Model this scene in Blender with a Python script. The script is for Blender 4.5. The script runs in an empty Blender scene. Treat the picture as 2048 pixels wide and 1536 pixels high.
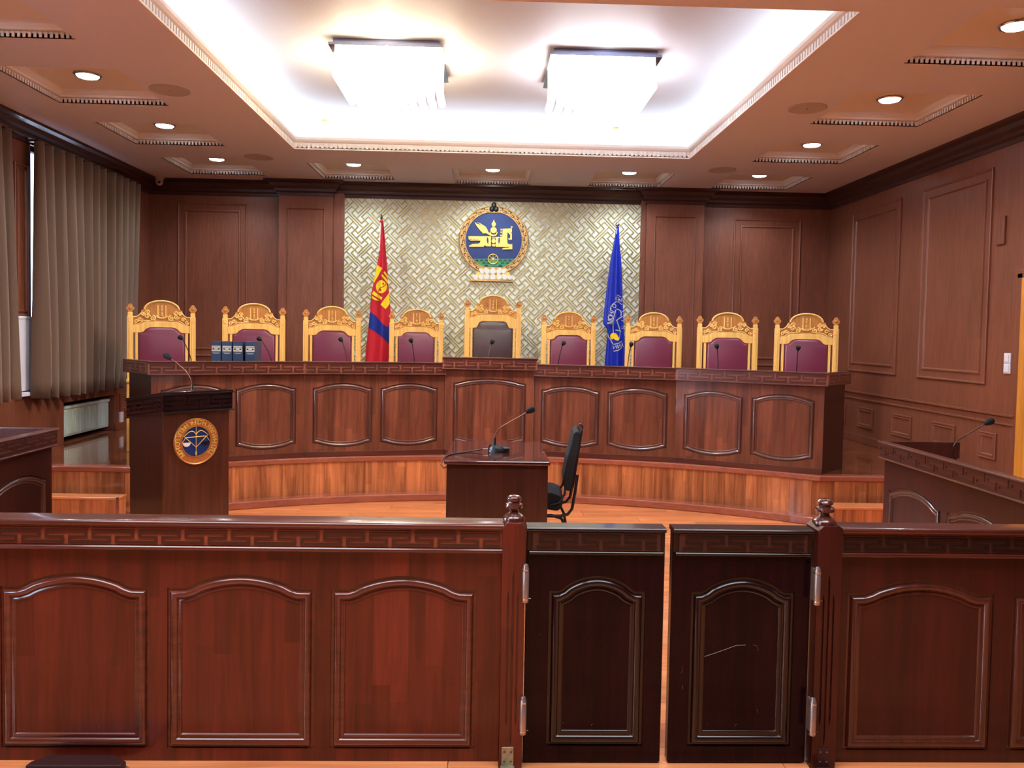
import bpy, bmesh, math, random
from math import sin, cos, pi, radians, sqrt, atan2
from mathutils import Matrix, Vector, Euler
from mathutils.geometry import tessellate_polygon

random.seed(7)
SC = bpy.context.scene
COL = SC.collection

# ------------------------------------------------------------------ camera
cd = bpy.data.cameras.new('camera')
cam = bpy.data.objects.new('camera', cd)
COL.objects.link(cam)
cd.sensor_fit = 'HORIZONTAL'; cd.sensor_width = 36.0
cd.lens = 1620.0 / 2048 * 36
cd.clip_start = 0.05
Rz = Matrix.Rotation(radians(-1.73), 4, 'Z')
Rx = Matrix.Rotation(pi / 2 + radians(-2.3), 4, 'X')
Rr = Matrix.Rotation(radians(1.05), 4, 'Z')
cam.matrix_world = Matrix.Translation((0, 0, 1.6)) @ Rz @ Rx @ Rr
cd.shift_x = 1.2316 / 2048
cd.shift_y = -35.0477 / 2048
SC.camera = cam
# ------------------------------------------------------------------ view, world
SC.view_settings.view_transform = 'Standard'
SC.view_settings.look = 'None'
SC.view_settings.gamma = 1.0
SC.view_settings.use_curve_mapping = False
SC.view_settings.exposure = 0.5
SC.cycles.max_bounces = 8
SC.cycles.diffuse_bounces = 4
SC.cycles.glossy_bounces = 4
SC.cycles.sample_clamp_indirect = 4.0
SC.cycles.caustics_reflective = False
SC.cycles.caustics_refractive = False
W = bpy.data.worlds.new('sky'); SC.world = W; W.use_nodes = True
W.node_tree.nodes['Background'].inputs[0].default_value = (0.62, 0.75, 1.0, 1)
W.node_tree.nodes['Background'].inputs[1].default_value = 4.0

# ------------------------------------------------------------------ lights
L_COVE = 25.0       # LED strips in the ceiling recess
L_CHAN = 7.0       # chandeliers
L_SPOT = 62.0       # downlights
L_DAY = 90.0        # daylight through each window
L_FILL = 70.0       # added unseen ceiling fill for the partition and the floor before it


def area(name, loc, rot, sx, sy, power, col):
    l = bpy.data.lights.new(name, 'AREA'); l.shape = 'RECTANGLE'
    l.size = sx; l.size_y = sy; l.energy = power; l.color = col
    o = bpy.data.objects.new(name, l); COL.objects.link(o)
    o.location = loc; o.rotation_euler = rot
    return o


for yc, pw_ in ((0.4, 62.0), (4.15, 400.0)):
    area('daylight', (-4.75, yc, 1.75), (0, radians(-90), 0), 1.6, 1.7, pw_, (0.70, 0.84, 1.0))
area('daylight', (-4.75, 8.47, 2.0), (0, radians(-90), 0), 1.4, 2.0, L_DAY * .6, (0.70, 0.84, 1.0))
area('added_ceiling_fill', (1.0, 1.6, 3.38), (0, 0, 0), 2.2, 1.6, L_FILL, (0.88, 0.93, 1.0))  # added fill above the view, no fitting built
area('added_ceiling_fill', (-1.6, 1.7, 3.38), (0, 0, 0), 2.2, 1.6, L_FILL * 1.2, (0.88, 0.93, 1.0))

# ------------------------------------------------------------------ materials


def lin(c):
    c = c / 255.0
    return c / 12.92 if c <= 0.04045 else ((c + 0.055) / 1.055) ** 2.4


def RGB(r, g, b):
    return (lin(r), lin(g), lin(b), 1)


def new_mat(name):
    m = bpy.data.materials.new(name); m.use_nodes = True
    nt = m.node_tree
    return m, nt, nt.nodes['Principled BSDF']


def plain(name, col, rough=0.5, metal=0.0, coat=0.0, bump=0.0, bscale=200.0, var=0.0, spec=0.5):
    m, nt, b = new_mat(name)
    b.inputs['Base Color'].default_value = col
    b.inputs['Roughness'].default_value = rough
    b.inputs['Metallic'].default_value = metal
    b.inputs['Coat Weight'].default_value = coat
    b.inputs['Coat Roughness'].default_value = 0.12
    b.inputs['Specular IOR Level'].default_value = spec
    tc = nt.nodes.new('ShaderNodeTexCoord')
    n = nt.nodes.new('ShaderNodeTexNoise'); n.inputs['Scale'].default_value = bscale
    nt.links.new(tc.outputs['Object'], n.inputs['Vector'])
    if var > 0:
        mx = nt.nodes.new('ShaderNodeMixRGB'); mx.blend_type = 'MULTIPLY'; mx.inputs[0].default_value = 1
        cr = nt.nodes.new('ShaderNodeMapRange')
        cr.inputs['From Min'].default_value = 0.3; cr.inputs['From Max'].default_value = 0.7
        cr.inputs['To Min'].default_value = 1 - var; cr.inputs['To Max'].default_value = 1 + var
        nt.links.new(n.outputs['Fac'], cr.inputs['Value'])
        mx.inputs[1].default_value = col
        nt.links.new(cr.outputs['Result'], mx.inputs[2])
        nt.links.new(mx.outputs[0], b.inputs['Base Color'])
    if bump > 0:
        bp = nt.nodes.new('ShaderNodeBump'); bp.inputs['Strength'].default_value = bump
        bp.inputs['Distance'].default_value = 0.002
        nt.links.new(n.outputs['Fac'], bp.inputs['Height']); nt.links.new(bp.outputs[0], b.inputs['Normal'])
    return m


def wood(name, base, dark, axis='Z', lam=0.07, lamvar=0.16, grain=28.0, rough=0.3, coat=0.4,
         rnd=0.0, blot=0.35, wear=0.0, lamaxis='X', coatr=0.1, spec=0.5):
    """lacquered timber: long grain along axis, glued lamellae lam wide, blotches of stain"""
    m, nt, b = new_mat(name)
    N, L = nt.nodes, nt.links
    tc = N.new('ShaderNodeTexCoord')
    vec = tc.outputs['Object']
    oi = N.new('ShaderNodeObjectInfo')
    if rnd > 0:
        ad = N.new('ShaderNodeVectorMath'); ad.operation = 'ADD'
        sc = N.new('ShaderNodeVectorMath'); sc.operation = 'SCALE'
        sc.inputs[0].default_value = (17.3, 9.1, 13.7)
        L.new(oi.outputs['Random'], sc.inputs['Scale']); L.new(vec, ad.inputs[0]); L.new(sc.outputs[0], ad.inputs[1])
        vec = ad.outputs[0]
    mp = N.new('ShaderNodeMapping')
    s = [grain] * 3; s['XYZ'.index(axis)] = grain * 0.06
    mp.inputs['Scale'].default_value = s
    L.new(vec, mp.inputs['Vector'])
    n1 = N.new('ShaderNodeTexNoise'); n1.inputs['Scale'].default_value = 1.0
    n1.inputs['Detail'].default_value = 6; n1.inputs['Roughness'].default_value = 0.65
    n1.inputs['Distortion'].default_value = 0.6
    L.new(mp.outputs[0], n1.inputs['Vector'])
    mp2 = N.new('ShaderNodeMapping')
    s = [4.0] * 3; s['XYZ'.index(axis)] = 0.9
    mp2.inputs['Scale'].default_value = s
    L.new(vec, mp2.inputs['Vector'])
    n2 = N.new('ShaderNodeTexNoise'); n2.inputs['Scale'].default_value = 1.0; n2.inputs['Detail'].default_value = 3
    L.new(mp2.outputs[0], n2.inputs['Vector'])
    mr = N.new('ShaderNodeMapRange'); mr.inputs['From Min'].default_value = 0.32; mr.inputs['From Max'].default_value = 0.68
    L.new(n1.outputs['Fac'], mr.inputs['Value'])
    mx = N.new('ShaderNodeMixRGB'); mx.inputs[1].default_value = dark; mx.inputs[2].default_value = base
    L.new(mr.outputs['Result'], mx.inputs[0])
    # lamella + blotch brightness
    sep = N.new('ShaderNodeSeparateXYZ'); L.new(vec, sep.inputs[0])
    dv = N.new('ShaderNodeMath'); dv.operation = 'DIVIDE'; dv.inputs[1].default_value = lam
    L.new(sep.outputs[lamaxis], dv.inputs[0])
    # stagger lamella ends
    dl = N.new('ShaderNodeMath'); dl.operation = 'FLOOR'; L.new(dv.outputs[0], dl.inputs[0])
    wn0 = N.new('ShaderNodeTexWhiteNoise'); wn0.noise_dimensions = '1D'; L.new(dl.outputs[0], wn0.inputs['W'])
    ln = N.new('ShaderNodeMath'); ln.operation = 'MULTIPLY_ADD'; ln.inputs[1].default_value = 1.6
    L.new(sep.outputs[axis], ln.inputs[0]); L.new(wn0.outputs['Value'], ln.inputs[2])
    fl2 = N.new('ShaderNodeMath'); fl2.operation = 'FLOOR'; L.new(ln.outputs[0], fl2.inputs[0])
    cb = N.new('ShaderNodeCombineXYZ'); L.new(dl.outputs[0], cb.inputs[0]); L.new(fl2.outputs[0], cb.inputs[1])
    if rnd > 0:
        L.new(oi.outputs['Random'], cb.inputs[2])
    wn = N.new('ShaderNodeTexWhiteNoise'); wn.noise_dimensions = '3D'; L.new(cb.outputs[0], wn.inputs['Vector'])
    m1 = N.new('ShaderNodeMapRange'); m1.inputs['To Min'].default_value = 1 - lamvar; m1.inputs['To Max'].default_value = 1 + lamvar
    L.new(wn.outputs['Value'], m1.inputs['Value'])
    m2 = N.new('ShaderNodeMapRange'); m2.inputs['From Min'].default_value = 0.3; m2.inputs['From Max'].default_value = 0.7
    m2.inputs['To Min'].default_value = 1 - blot; m2.inputs['To Max'].default_value = 1 + blot
    L.new(n2.outputs['Fac'], m2.inputs['Value'])
    mm = N.new('ShaderNodeMath'); mm.operation = 'MULTIPLY'
    L.new(m1.outputs['Result'], mm.inputs[0]); L.new(m2.outputs['Result'], mm.inputs[1])
    fac = mm.outputs[0]
    if rnd > 0:
        m3 = N.new('ShaderNodeMapRange'); m3.inputs['To Min'].default_value = 1 - rnd; m3.inputs['To Max'].default_value = 1 + rnd
        L.new(oi.outputs['Random'], m3.inputs['Value'])
        m4 = N.new('ShaderNodeMath'); m4.operation = 'MULTIPLY'; L.new(fac, m4.inputs[0]); L.new(m3.outputs['Result'], m4.inputs[1])
        fac = m4.outputs[0]
    vm = N.new('ShaderNodeVectorMath'); vm.operation = 'SCALE'
    L.new(mx.outputs[0], vm.inputs[0]); L.new(fac, vm.inputs['Scale'])
    colout = vm.outputs[0]
    if wear > 0:
        nw = N.new('ShaderNodeTexNoise'); nw.inputs['Scale'].default_value = 38; nw.inputs['Detail'].default_value = 5
        L.new(tc.outputs['Object'], nw.inputs['Vector'])
        mw = N.new('ShaderNodeMapRange'); mw.inputs['From Min'].default_value = 0.755; mw.inputs['From Max'].default_value = 0.775
        mw.inputs['To Max'].default_value = wear
        L.new(nw.outputs['Fac'], mw.inputs['Value'])
        mxw = N.new('ShaderNodeMixRGB'); mxw.inputs[2].default_value = RGB(190, 150, 125)
        L.new(mw.outputs['Result'], mxw.inputs[0]); L.new(colout, mxw.inputs[1])
        colout = mxw.outputs[0]
    L.new(colout, b.inputs['Base Color'])
    b.inputs['Roughness'].default_value = rough
    b.inputs['Coat Weight'].default_value = coat
    b.inputs['Coat Roughness'].default_value = coatr
    b.inputs['Specular IOR Level'].default_value = spec
    bp = N.new('ShaderNodeBump'); bp.inputs['Strength'].default_value = 0.12; bp.inputs['Distance'].default_value = 0.0015
    L.new(n1.outputs['Fac'], bp.inputs['Height']); L.new(bp.outputs[0], b.inputs['Normal'])
    return m


def emit(name, col, s):
    m, nt, b = new_mat(name)
    b.inputs['Base Color'].default_value = col
    b.inputs['Emission Color'].default_value = col
    b.inputs['Emission Strength'].default_value = s
    return m


M = {}
M['wall'] = wood('veneer_wall', RGB(134, 78, 58), RGB(110, 60, 44), lam=0.6, lamvar=0.05, grain=60, rough=0.42, coat=0.1, blot=0.1, coatr=0.3)
M['wall_y'] = wood('veneer_wall_side', RGB(134, 78, 56), RGB(110, 60, 42), lam=0.6, lamvar=0.05, grain=60, rough=0.42, coat=0.1, blot=0.1, lamaxis='Y', coatr=0.3)
M['cornice'] = wood('dark_cornice', RGB(74, 38, 34), RGB(56, 28, 26), axis='X', lam=3, lamvar=0.0, grain=40, rough=0.4, coat=0.1, blot=0.1)
M['bench'] = wood('bench_mahogany', RGB(126, 74, 54), RGB(88, 48, 36), lam=0.055, lamvar=0.26, rough=0.3, coat=0.5)
M['bench_rail'] = wood('bench_rail', RGB(92, 44, 34), RGB(66, 30, 24), axis='X', lam=3, lamvar=0.0, rough=0.32, coat=0.5, blot=0.15)
M['mould'] = wood('panel_moulding', RGB(98, 56, 46), RGB(74, 42, 35), lam=3, lamvar=0.0, rough=0.3, coat=1.0, blot=0.15, coatr=0.14)
M['bar'] = wood('partition_cherry', RGB(102, 36, 25), RGB(72, 24, 17), lam=0.065, lamvar=0.28, rough=0.28, spec=.35, coat=0.45, blot=0.28, wear=0.25)
M['bar_rail'] = wood('partition_rail', RGB(98, 42, 29), RGB(72, 30, 21), axis='X', lam=3, lamvar=0.0, rough=0.25, coat=0.7, blot=0.15, wear=0.3)
M['bar_dark'] = wood('partition_rail_dark', RGB(84, 32, 22), RGB(58, 22, 16), axis='X', lam=3, lamvar=0.0, rough=0.25, coat=0.7, blot=0.15, wear=0.5)
M['bar_r'] = wood('partition_red', RGB(68, 20, 17), RGB(48, 14, 13), lam=0.065, lamvar=0.2, rough=0.28, spec=.3, coat=0.4, blot=0.25, wear=0.25)
M['bar_rm'] = wood('partition_red_moulding', RGB(84, 38, 28), RGB(62, 27, 20), lam=3, lamvar=0.0, rough=0.22, coat=0.8, blot=0.15, wear=0.4)
M['gate'] = wood('gate_dark', RGB(32, 6, 13), RGB(18, 4, 8), lam=0.065, lamvar=0.2, rough=0.26, spec=.08, coat=0.2, blot=0.35, wear=0.5)
M['gate_rail'] = wood('gate_dark_rail', RGB(30, 10, 12), RGB(18, 7, 9), axis='X', lam=3, lamvar=0.0, rough=0.25, spec=.3, coat=0.6, blot=0.2, wear=0.8)
M['podium'] = wood('lectern_wood', RGB(80, 40, 26), RGB(56, 27, 18), lam=0.09, lamvar=0.18, rough=0.3, coat=0.5)
M['desk'] = wood('table_wood', RGB(72, 34, 26), RGB(52, 24, 18), lam=0.09, lamvar=0.12, rough=0.3, coat=0.4, blot=0.2)
M['desk_top'] = wood('table_top_wood', RGB(88, 38, 34), RGB(66, 28, 26), axis='Y', lam=0.12, lamvar=0.05, rough=0.12, coat=1.0, blot=0.1, coatr=0.04)
M['side'] = wood('side_desk_wood', RGB(56, 24, 19), RGB(38, 17, 14), lam=0.09, lamvar=0.12, rough=0.32, spec=.3, coat=0.25, blot=0.2)
M['plank'] = wood('laminate_plank', RGB(240, 160, 104), RGB(212, 126, 78), axis='X', lam=0.065, lamvar=0.1, rough=0.22, coat=0.6, rnd=0.13, blot=0.15, grain=22, lamaxis='Y', coatr=0.07)
M['deck'] = wood('deck_plank', RGB(150, 84, 50), RGB(112, 58, 36), axis='X', lam=0.065, lamvar=0.1, rough=0.15, coat=0.9, rnd=0.1, blot=0.1, grain=22, lamaxis='Y', coatr=0.05)
M['riser'] = wood('riser_board', RGB(206, 132, 84), RGB(138, 78, 48), lam=0.06, lamvar=0.12, rough=0.2, coat=0.6, rnd=0.2, blot=0.25, grain=18, coatr=0.07)
M['nosing'] = wood('nosing_wood', RGB(166, 98, 78), RGB(140, 78, 60), axis='X', lam=3, lamvar=0.0, rough=0.2, coat=0.7, blot=0.1, coatr=0.06)
M['pine'] = wood('honey_pine', RGB(252, 208, 124), RGB(234, 176, 90), lam=0.4, lamvar=0.05, grain=35, rough=0.38, coat=0.2, blot=0.12)
M['pine_dark'] = wood('honey_pine_carved', RGB(206, 140, 70), RGB(172, 106, 46), lam=0.4, lamvar=0.02, grain=35, rough=0.4, coat=0.2, blot=0.15)
M['doorw'] = wood('yellow_door', RGB(222, 152, 62), RGB(190, 118, 40), lam=0.3, lamvar=0.05, grain=30, rough=0.35, coat=0.3, blot=0.1, lamaxis='Y')
M['leather'] = plain('burgundy_leather', RGB(112, 40, 66), rough=0.36, bump=0.15, bscale=220, var=0.05)
M['leather_b'] = plain('brown_leather', RGB(66, 44, 44), rough=0.36, bump=0.6, bscale=14, var=0.12)
M['ceil'] = plain('ceiling_paint', RGB(222, 222, 246), rough=0.7, var=0.01)
M['ceil_w'] = plain('recess_paint', RGB(196, 194, 198), rough=0.55, bump=0.2, bscale=90)
M['crown'] = plain('plaster_moulding', RGB(232, 222, 216), rough=0.5)
M['cream'] = plain('lattice_cream', RGB(232, 236, 226), rough=0.5, var=0.05, bscale=9)
M['gold'] = plain('lattice_gold', RGB(180, 160, 92), rough=0.35, metal=0.3)
M['gold2'] = plain('emblem_gold', RGB(238, 206, 110), rough=0.4, metal=0.2)
M['gold3'] = plain('ring_gold', RGB(216, 172, 104), rough=0.4, metal=0.2, var=0.15, bscale=60)
M['fret_hi'] = wood('fret_groove', RGB(144, 92, 76), RGB(112, 68, 56), axis='X', lam=3, lamvar=0.0, rough=0.3, coat=0.5, blot=0.2)  # paler than the ridges: worn edges plus caught light put into the colour
M['fret_bar'] = wood('fret_groove_cherry', RGB(150, 78, 54), RGB(116, 56, 38), axis='X', lam=3, lamvar=0.0, rough=0.3, coat=0.5, blot=0.2)  # light caught in the slots put into the colour
M['fret_ridge'] = wood('fret_ridge', RGB(66, 30, 25), RGB(48, 21, 18), axis='X', lam=3, lamvar=0.0, rough=0.28, coat=0.6, blot=0.2)
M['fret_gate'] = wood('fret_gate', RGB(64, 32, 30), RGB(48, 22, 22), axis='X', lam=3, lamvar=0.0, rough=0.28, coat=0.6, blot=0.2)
M['bronze'] = plain('bronze_ring', RGB(190, 124, 66), rough=0.4, metal=0.35, var=0.15, bscale=60)
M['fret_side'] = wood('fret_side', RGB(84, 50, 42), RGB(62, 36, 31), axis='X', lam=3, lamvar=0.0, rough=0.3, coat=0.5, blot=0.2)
M['mould_dark'] = wood('moulding_dark', RGB(66, 34, 28), RGB(48, 24, 20), lam=3, lamvar=0.0, rough=0.28, coat=0.7, blot=0.1)
M['darkline'] = plain('ring_recess', RGB(90, 56, 26), rough=0.5)
M['blue'] = plain('emblem_blue', RGB(10, 48, 112), rough=0.4, var=0.08, bscale=20)
M['green'] = plain('emblem_green', RGB(60, 150, 100), rough=0.5)
M['green_d'] = plain('emblem_dark_green', RGB(10, 66, 46), rough=0.5)
M['white'] = plain('white_enamel', RGB(236, 232, 226), rough=0.4)
M['black'] = plain('black_plastic', RGB(18, 18, 20), rough=0.35)
M['black_f'] = plain('black_fabric', RGB(20, 21, 24), rough=0.85, bump=0.5, bscale=400)
M['foam'] = plain('foam_black', RGB(22, 24, 26), rough=0.95, bump=0.6, bscale=500)
M['steel'] = plain('gooseneck_steel', RGB(120, 84, 70), rough=0.3, metal=0.8)
M['chrome'] = plain('chrome', RGB(200, 200, 205), rough=0.12, metal=1.0)
M['hinge'] = plain('hinge_metal', RGB(176, 160, 152), rough=0.32, metal=0.8)
M['brass'] = plain('bracket_metal', RGB(172, 166, 140), rough=0.4, metal=0.7, var=0.2, bscale=60)
M['rad'] = plain('radiator_enamel', RGB(206, 224, 220), rough=0.4)
M['red'] = plain('flag_red', RGB(196, 16, 40), rough=0.7, bump=0.2, bscale=600)
M['fblue'] = plain('flag_blue', RGB(6, 34, 140), rough=0.7, bump=0.2, bscale=600)
M['rblue'] = plain('court_flag_blue', RGB(6, 38, 176), rough=0.5, bump=0.2, bscale=600)
M['yellow'] = plain('flag_yellow', RGB(250, 214, 26), rough=0.7)
M['fwhite'] = plain('flag_print', RGB(214, 216, 190), rough=0.7)
M['dgreen'] = plain('spear_metal', RGB(52, 54, 36), rough=0.4, metal=0.5)
M['navy'] = plain('binder_navy', RGB(42, 58, 88), rough=0.45)
M['navy_d'] = plain('binder_black', RGB(24, 26, 34), rough=0.5)
M['label'] = plain('binder_label', RGB(206, 204, 198), rough=0.6)
M['curtain'] = plain('curtain_cloth', RGB(108, 82, 64), rough=0.75, bump=0.3, bscale=300)
M['curtain'].node_tree.nodes['Principled BSDF'].inputs['Sheen Weight'].default_value = 0.3
M['sheer'] = plain('white_reveal', RGB(222, 222, 236), rough=0.7)
M['switch'] = plain('switch_plastic', RGB(226, 226, 236), rough=0.35)
M['speaker'] = plain('speaker_grille', RGB(188, 182, 190), rough=0.6)
M['cctv'] = plain('cctv_white', RGB(206, 200, 200), rough=0.4)
M['pub'] = plain('rear_wall_paint', RGB(216, 206, 194), rough=0.8)
M['scuff'] = plain('scuffed_metal', RGB(120, 116, 116), rough=0.5, metal=0.4, var=0.35, bscale=40)
M['darkm'] = plain('dark_wood_block', RGB(52, 24, 24), rough=0.4)
M['cable'] = plain('cable_brown', RGB(48, 30, 28), rough=0.5)
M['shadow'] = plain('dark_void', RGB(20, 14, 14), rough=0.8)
M['led'] = emit('led_strip', (0.70, 0.86, 1.0, 1), L_COVE)
M['spot'] = emit('downlight_lens', (0.85, 0.95, 1.0, 1), 28.0)
M['cry_c'] = emit('crystal_cool', (0.93, 0.95, 1.0, 1), L_CHAN)
M['cry_w'] = emit('crystal_warm', (1.0, 0.9, 0.72, 1), L_CHAN * 1.25)
gm, gnt, gb = new_mat('window_glass')
gb.inputs['Base Color'].default_value = (0.9, 0.95, 1, 1); gb.inputs['Roughness'].default_value = 0.02
gb.inputs['Transmission Weight'].default_value = 1.0; gb.inputs['IOR'].default_value = 1.05
M['glass'] = gm
M['mirror'] = plain('mirror_plate', RGB(150, 160, 190), rough=0.1, metal=1.0)

# ------------------------------------------------------------------ mesh helpers


class MB:
    def __init__(s):
        s.v = []; s.f = []; s.mi = []; s.cur = 0

    def add(s, vs, fs, mat=None):
        o = len(s.v)
        for p in vs:
            p = Vector(p)
            s.v.append(tuple(mat @ p) if mat is not None else tuple(p))
        for f in fs:
            s.f.append(tuple(i + o for i in f)); s.mi.append(s.cur)
        return s

    def box(s, x0, x1, y0, y1, z0, z1, mat=None):
        return s.add([(x0, y0, z0), (x1, y0, z0), (x1, y1, z0), (x0, y1, z0), (x0, y0, z1), (x1, y0, z1), (x1, y1, z1), (x0, y1, z1)],
                     [(0, 3, 2, 1), (4, 5, 6, 7), (0, 1, 5, 4), (1, 2, 6, 5), (2, 3, 7, 6), (3, 0, 4, 7)], mat)

    def prism(s, poly, d0, d1, plane='XZ', mat=None, holes=()):
        """poly: 2D outline; extruded from d0 to d1 along the third axis"""
        def P(p, d):
            return {'XZ': (p[0], d, p[1]), 'XY': (p[0], p[1], d), 'YZ': (d, p[0], p[1])}[plane]
        loops = [list(poly)] + [list(h) for h in holes]
        flat = [p for l in loops for p in l]
        n = len(flat)
        tris = tessellate_polygon([[Vector((p[0], p[1], 0)) for p in l] for l in loops])
        vs = [P(p, d0) for p in flat] + [P(p, d1) for p in flat]
        fs = []
        for t in tris:
            fs.append(tuple(t)); fs.append(tuple(i + n for i in reversed(t)))
        o = 0
        for l in loops:
            k = len(l)
            for i in range(k):
                a, b = o + i, o + (i + 1) % k
                fs.append((a, b, b + n, a + n))
            o += k
        return s.add(vs, fs, mat)

    def tube(s, pts, r, n=8, mat=None, caps=True):
        pts = [Vector(p) for p in pts]; k = len(pts)
        rs = r if isinstance(r, (list, tuple)) else [r] * k
        vs = []; fs = []
        up = Vector((0, 0, 1)); prev = None
        for i, p in enumerate(pts):
            t = (pts[min(i + 1, k - 1)] - pts[max(i - 1, 0)]).normalized()
            if prev is None:
                a = t.cross(up)
                if a.length < 1e-3: a = t.cross(Vector((1, 0, 0)))
                a.normalize()
            else:
                a = (prev - t * prev.dot(t)).normalized()
            prev = a; b = t.cross(a)
            for j in range(n):
                w = 2 * pi * j / n
                vs.append(p + (a * cos(w) + b * sin(w)) * rs[i])
        for i in range(k - 1):
            for j in range(n):
                j2 = (j + 1) % n
                fs.append((i * n + j, i * n + j2, (i + 1) * n + j2, (i + 1) * n + j))
        if caps:
            fs.append(tuple(reversed(range(n)))); fs.append(tuple((k - 1) * n + j for j in range(n)))
        return s.add(vs, fs, mat)

    def lathe(s, prof, c=(0, 0, 0), n=20, mat=None):
        """prof: (r, z) list, about the Z axis at c"""
        vs = []; fs = []
        k = len(prof)
        for r, z in prof:
            for j in range(n):
                w = 2 * pi * j / n
                vs.append((c[0] + r * cos(w), c[1] + r * sin(w), c[2] + z))
        for i in range(k - 1):
            for j in range(n):
                j2 = (j + 1) % n
                fs.append((i * n + j, i * n + j2, (i + 1) * n + j2, (i + 1) * n + j))
        fs.append(tuple(reversed(range(n)))); fs.append(tuple((k - 1) * n + j for j in range(n)))
        return s.add(vs, fs, mat)

    def ball(s, c, r, sx=1, sy=1, sz=1, n=10, m=6, mat=None):
        prof = [(max(r * sin(pi * i / m), 1e-4), -r * cos(pi * i / m)) for i in range(m + 1)]
        vs = []; fs = []
        for q, z in prof:
            for j in range(n):
                w = 2 * pi * j / n
                vs.append((c[0] + q * cos(w) * sx, c[1] + q * sin(w) * sy, c[2] + z * sz))
        for i in range(m):
            for j in range(n):
                j2 = (j + 1) % n
                fs.append((i * n + j, i * n + j2, (i + 1) * n + j2, (i + 1) * n + j))
        return s.add(vs, fs, mat)

    def ring(s, outline, prof, fill=True, mat=None):
        """outline: closed CCW 2D loop in XZ; prof: (inset, y) list swept along it with mitres; y = depth"""
        n = len(outline)
        P = [Vector(p) for p in outline]
        nrm = []
        for i in range(n):
            a = (P[i] - P[i - 1]).normalized(); b = (P[(i + 1) % n] - P[i]).normalized()
            na = Vector((-a.y, a.x)); nb = Vector((-b.y, b.x))
            m = (na + nb)
            m = m / max(m.length_squared * 0.5, 0.25) if m.length > 1e-6 else na
            nrm.append(m)
        vs = []; fs = []
        for d, y in prof:
            for i in range(n):
                q = P[i] + nrm[i] * d
                vs.append((q.x, y, q.y))
        for k in range(len(prof) - 1):
            for i in range(n):
                j = (i + 1) % n
                fs.append((k * n + i, k * n + j, (k + 1) * n + j, (k + 1) * n + i))
        s.add(vs, fs, mat)
        if fill:
            d, y = prof[-1]
            loop = [P[i] + nrm[i] * d for i in range(n)]
            tr = tessellate_polygon([[Vector((q.x, q.y, 0)) for q in loop]])
            s.add([(q.x, y, q.y) for q in loop], [tuple(t) for t in tr], mat)
        return s

    def build(s, name, mat, parent=None, smooth=False, bevel=0.0, loc=None, recalc=True, ang=40):
        me = bpy.data.meshes.new(name)
        me.from_pydata([tuple(v) for v in s.v], [], s.f)
        mats = mat if isinstance(mat, (list, tuple)) else [mat]
        for q in mats: me.materials.append(M[q] if isinstance(q, str) else q)
        if len(mats) > 1:
            me.polygons.foreach_set('material_index', s.mi)
        if recalc:
            bm = bmesh.new(); bm.from_mesh(me)
            bmesh.ops.remove_doubles(bm, verts=bm.verts, dist=1e-5)
            bmesh.ops.recalc_face_normals(bm, faces=bm.faces)
            bm.to_mesh(me); bm.free()
        if smooth:
            me.polygons.foreach_set('use_smooth', [True] * len(me.polygons))
            me.set_sharp_from_angle(angle=radians(ang))
        me.update()
        o = bpy.data.objects.new(name, me); COL.objects.link(o)
        if parent is not None: o.parent = parent
        if loc is not None: o.location = loc
        if bevel > 0:
            b = o.modifiers.new('bevel', 'BEVEL'); b.width = bevel; b.segments = 2; b.limit_method = 'ANGLE'
            b.angle_limit = radians(40); b.harden_normals = False
        return o


def tag(o, label=None, cat=None, group=None, kind=None):
    if label: o['label'] = label
    if cat: o['category'] = cat
    if group: o['group'] = group
    if kind: o['kind'] = kind
    return o


def thing(name, label, cat, loc=(0, 0, 0), rz=0.0, group=None):
    o = bpy.data.objects.new(name, None); COL.objects.link(o)
    o.empty_display_size = 0.1
    o.location = loc; o.rotation_euler = (0, 0, rz)
    return tag(o, label, cat, group)


def struct(o):
    o['kind'] = 'structure'; return o


def dup_obj(o, parent, loc=None, rot=None, scale=None):
    c = o.copy(); COL.objects.link(c); c.parent = parent
    if loc is not None: c.location = loc
    if rot is not None: c.rotation_euler = rot
    if scale is not None: c.scale = scale
    return c


def dup_tree(o, parent=None):
    c = o.copy(); COL.objects.link(c); c.parent = parent
    for ch in o.children: dup_tree(ch, c)
    return c


def text_mesh(body, size, depth=0.0, align='CENTER'):
    """triangulated flat lettering as (verts, faces), centred at the origin, in the XY plane"""
    cu = bpy.data.curves.new('lettering', 'FONT'); cu.body = body; cu.size = size
    cu.align_x = align; cu.align_y = 'CENTER'; cu.extrude = depth; cu.resolution_u = 3
    o = bpy.data.objects.new('lettering', cu); COL.objects.link(o)
    dg = bpy.context.evaluated_depsgraph_get()
    me = bpy.data.meshes.new_from_object(o.evaluated_get(dg))
    vs = [tuple(v.co) for v in me.vertices]; fs = [tuple(p.vertices) for p in me.polygons]
    bpy.data.objects.remove(o); bpy.data.curves.remove(cu); bpy.data.meshes.remove(me)
    return vs, fs


# ---------- joinery shapes
def swell(t):
    u = 1 - abs(t); k = min(1, u / .24); k = k * k * (3 - 2 * k)
    return (1 - t * t) * (.4 + .6 * k)


def arch_outline(x0, x1, z0, zs, rise, shoulder=0.06, bottom=0.0, n=18):
    """CCW loop: rectangle whose top swells up between short shoulders (and whose foot may swell down)"""
    pts = [(x0, z0)]
    a, b = x0 + shoulder, x1 - shoulder
    if bottom:
        for i in range(n + 1):
            u = i / n; t = 2 * u - 1
            pts.append((a + (b - a) * u, z0 - bottom * swell(t)))
    pts += [(x1, z0), (x1, zs)]
    for i in range(n + 1):
        u = 1 - i / n; t = 2 * u - 1
        pts.append((a + (b - a) * u, zs + rise * swell(t)))
    pts.append((x0, zs))
    return pts


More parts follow.
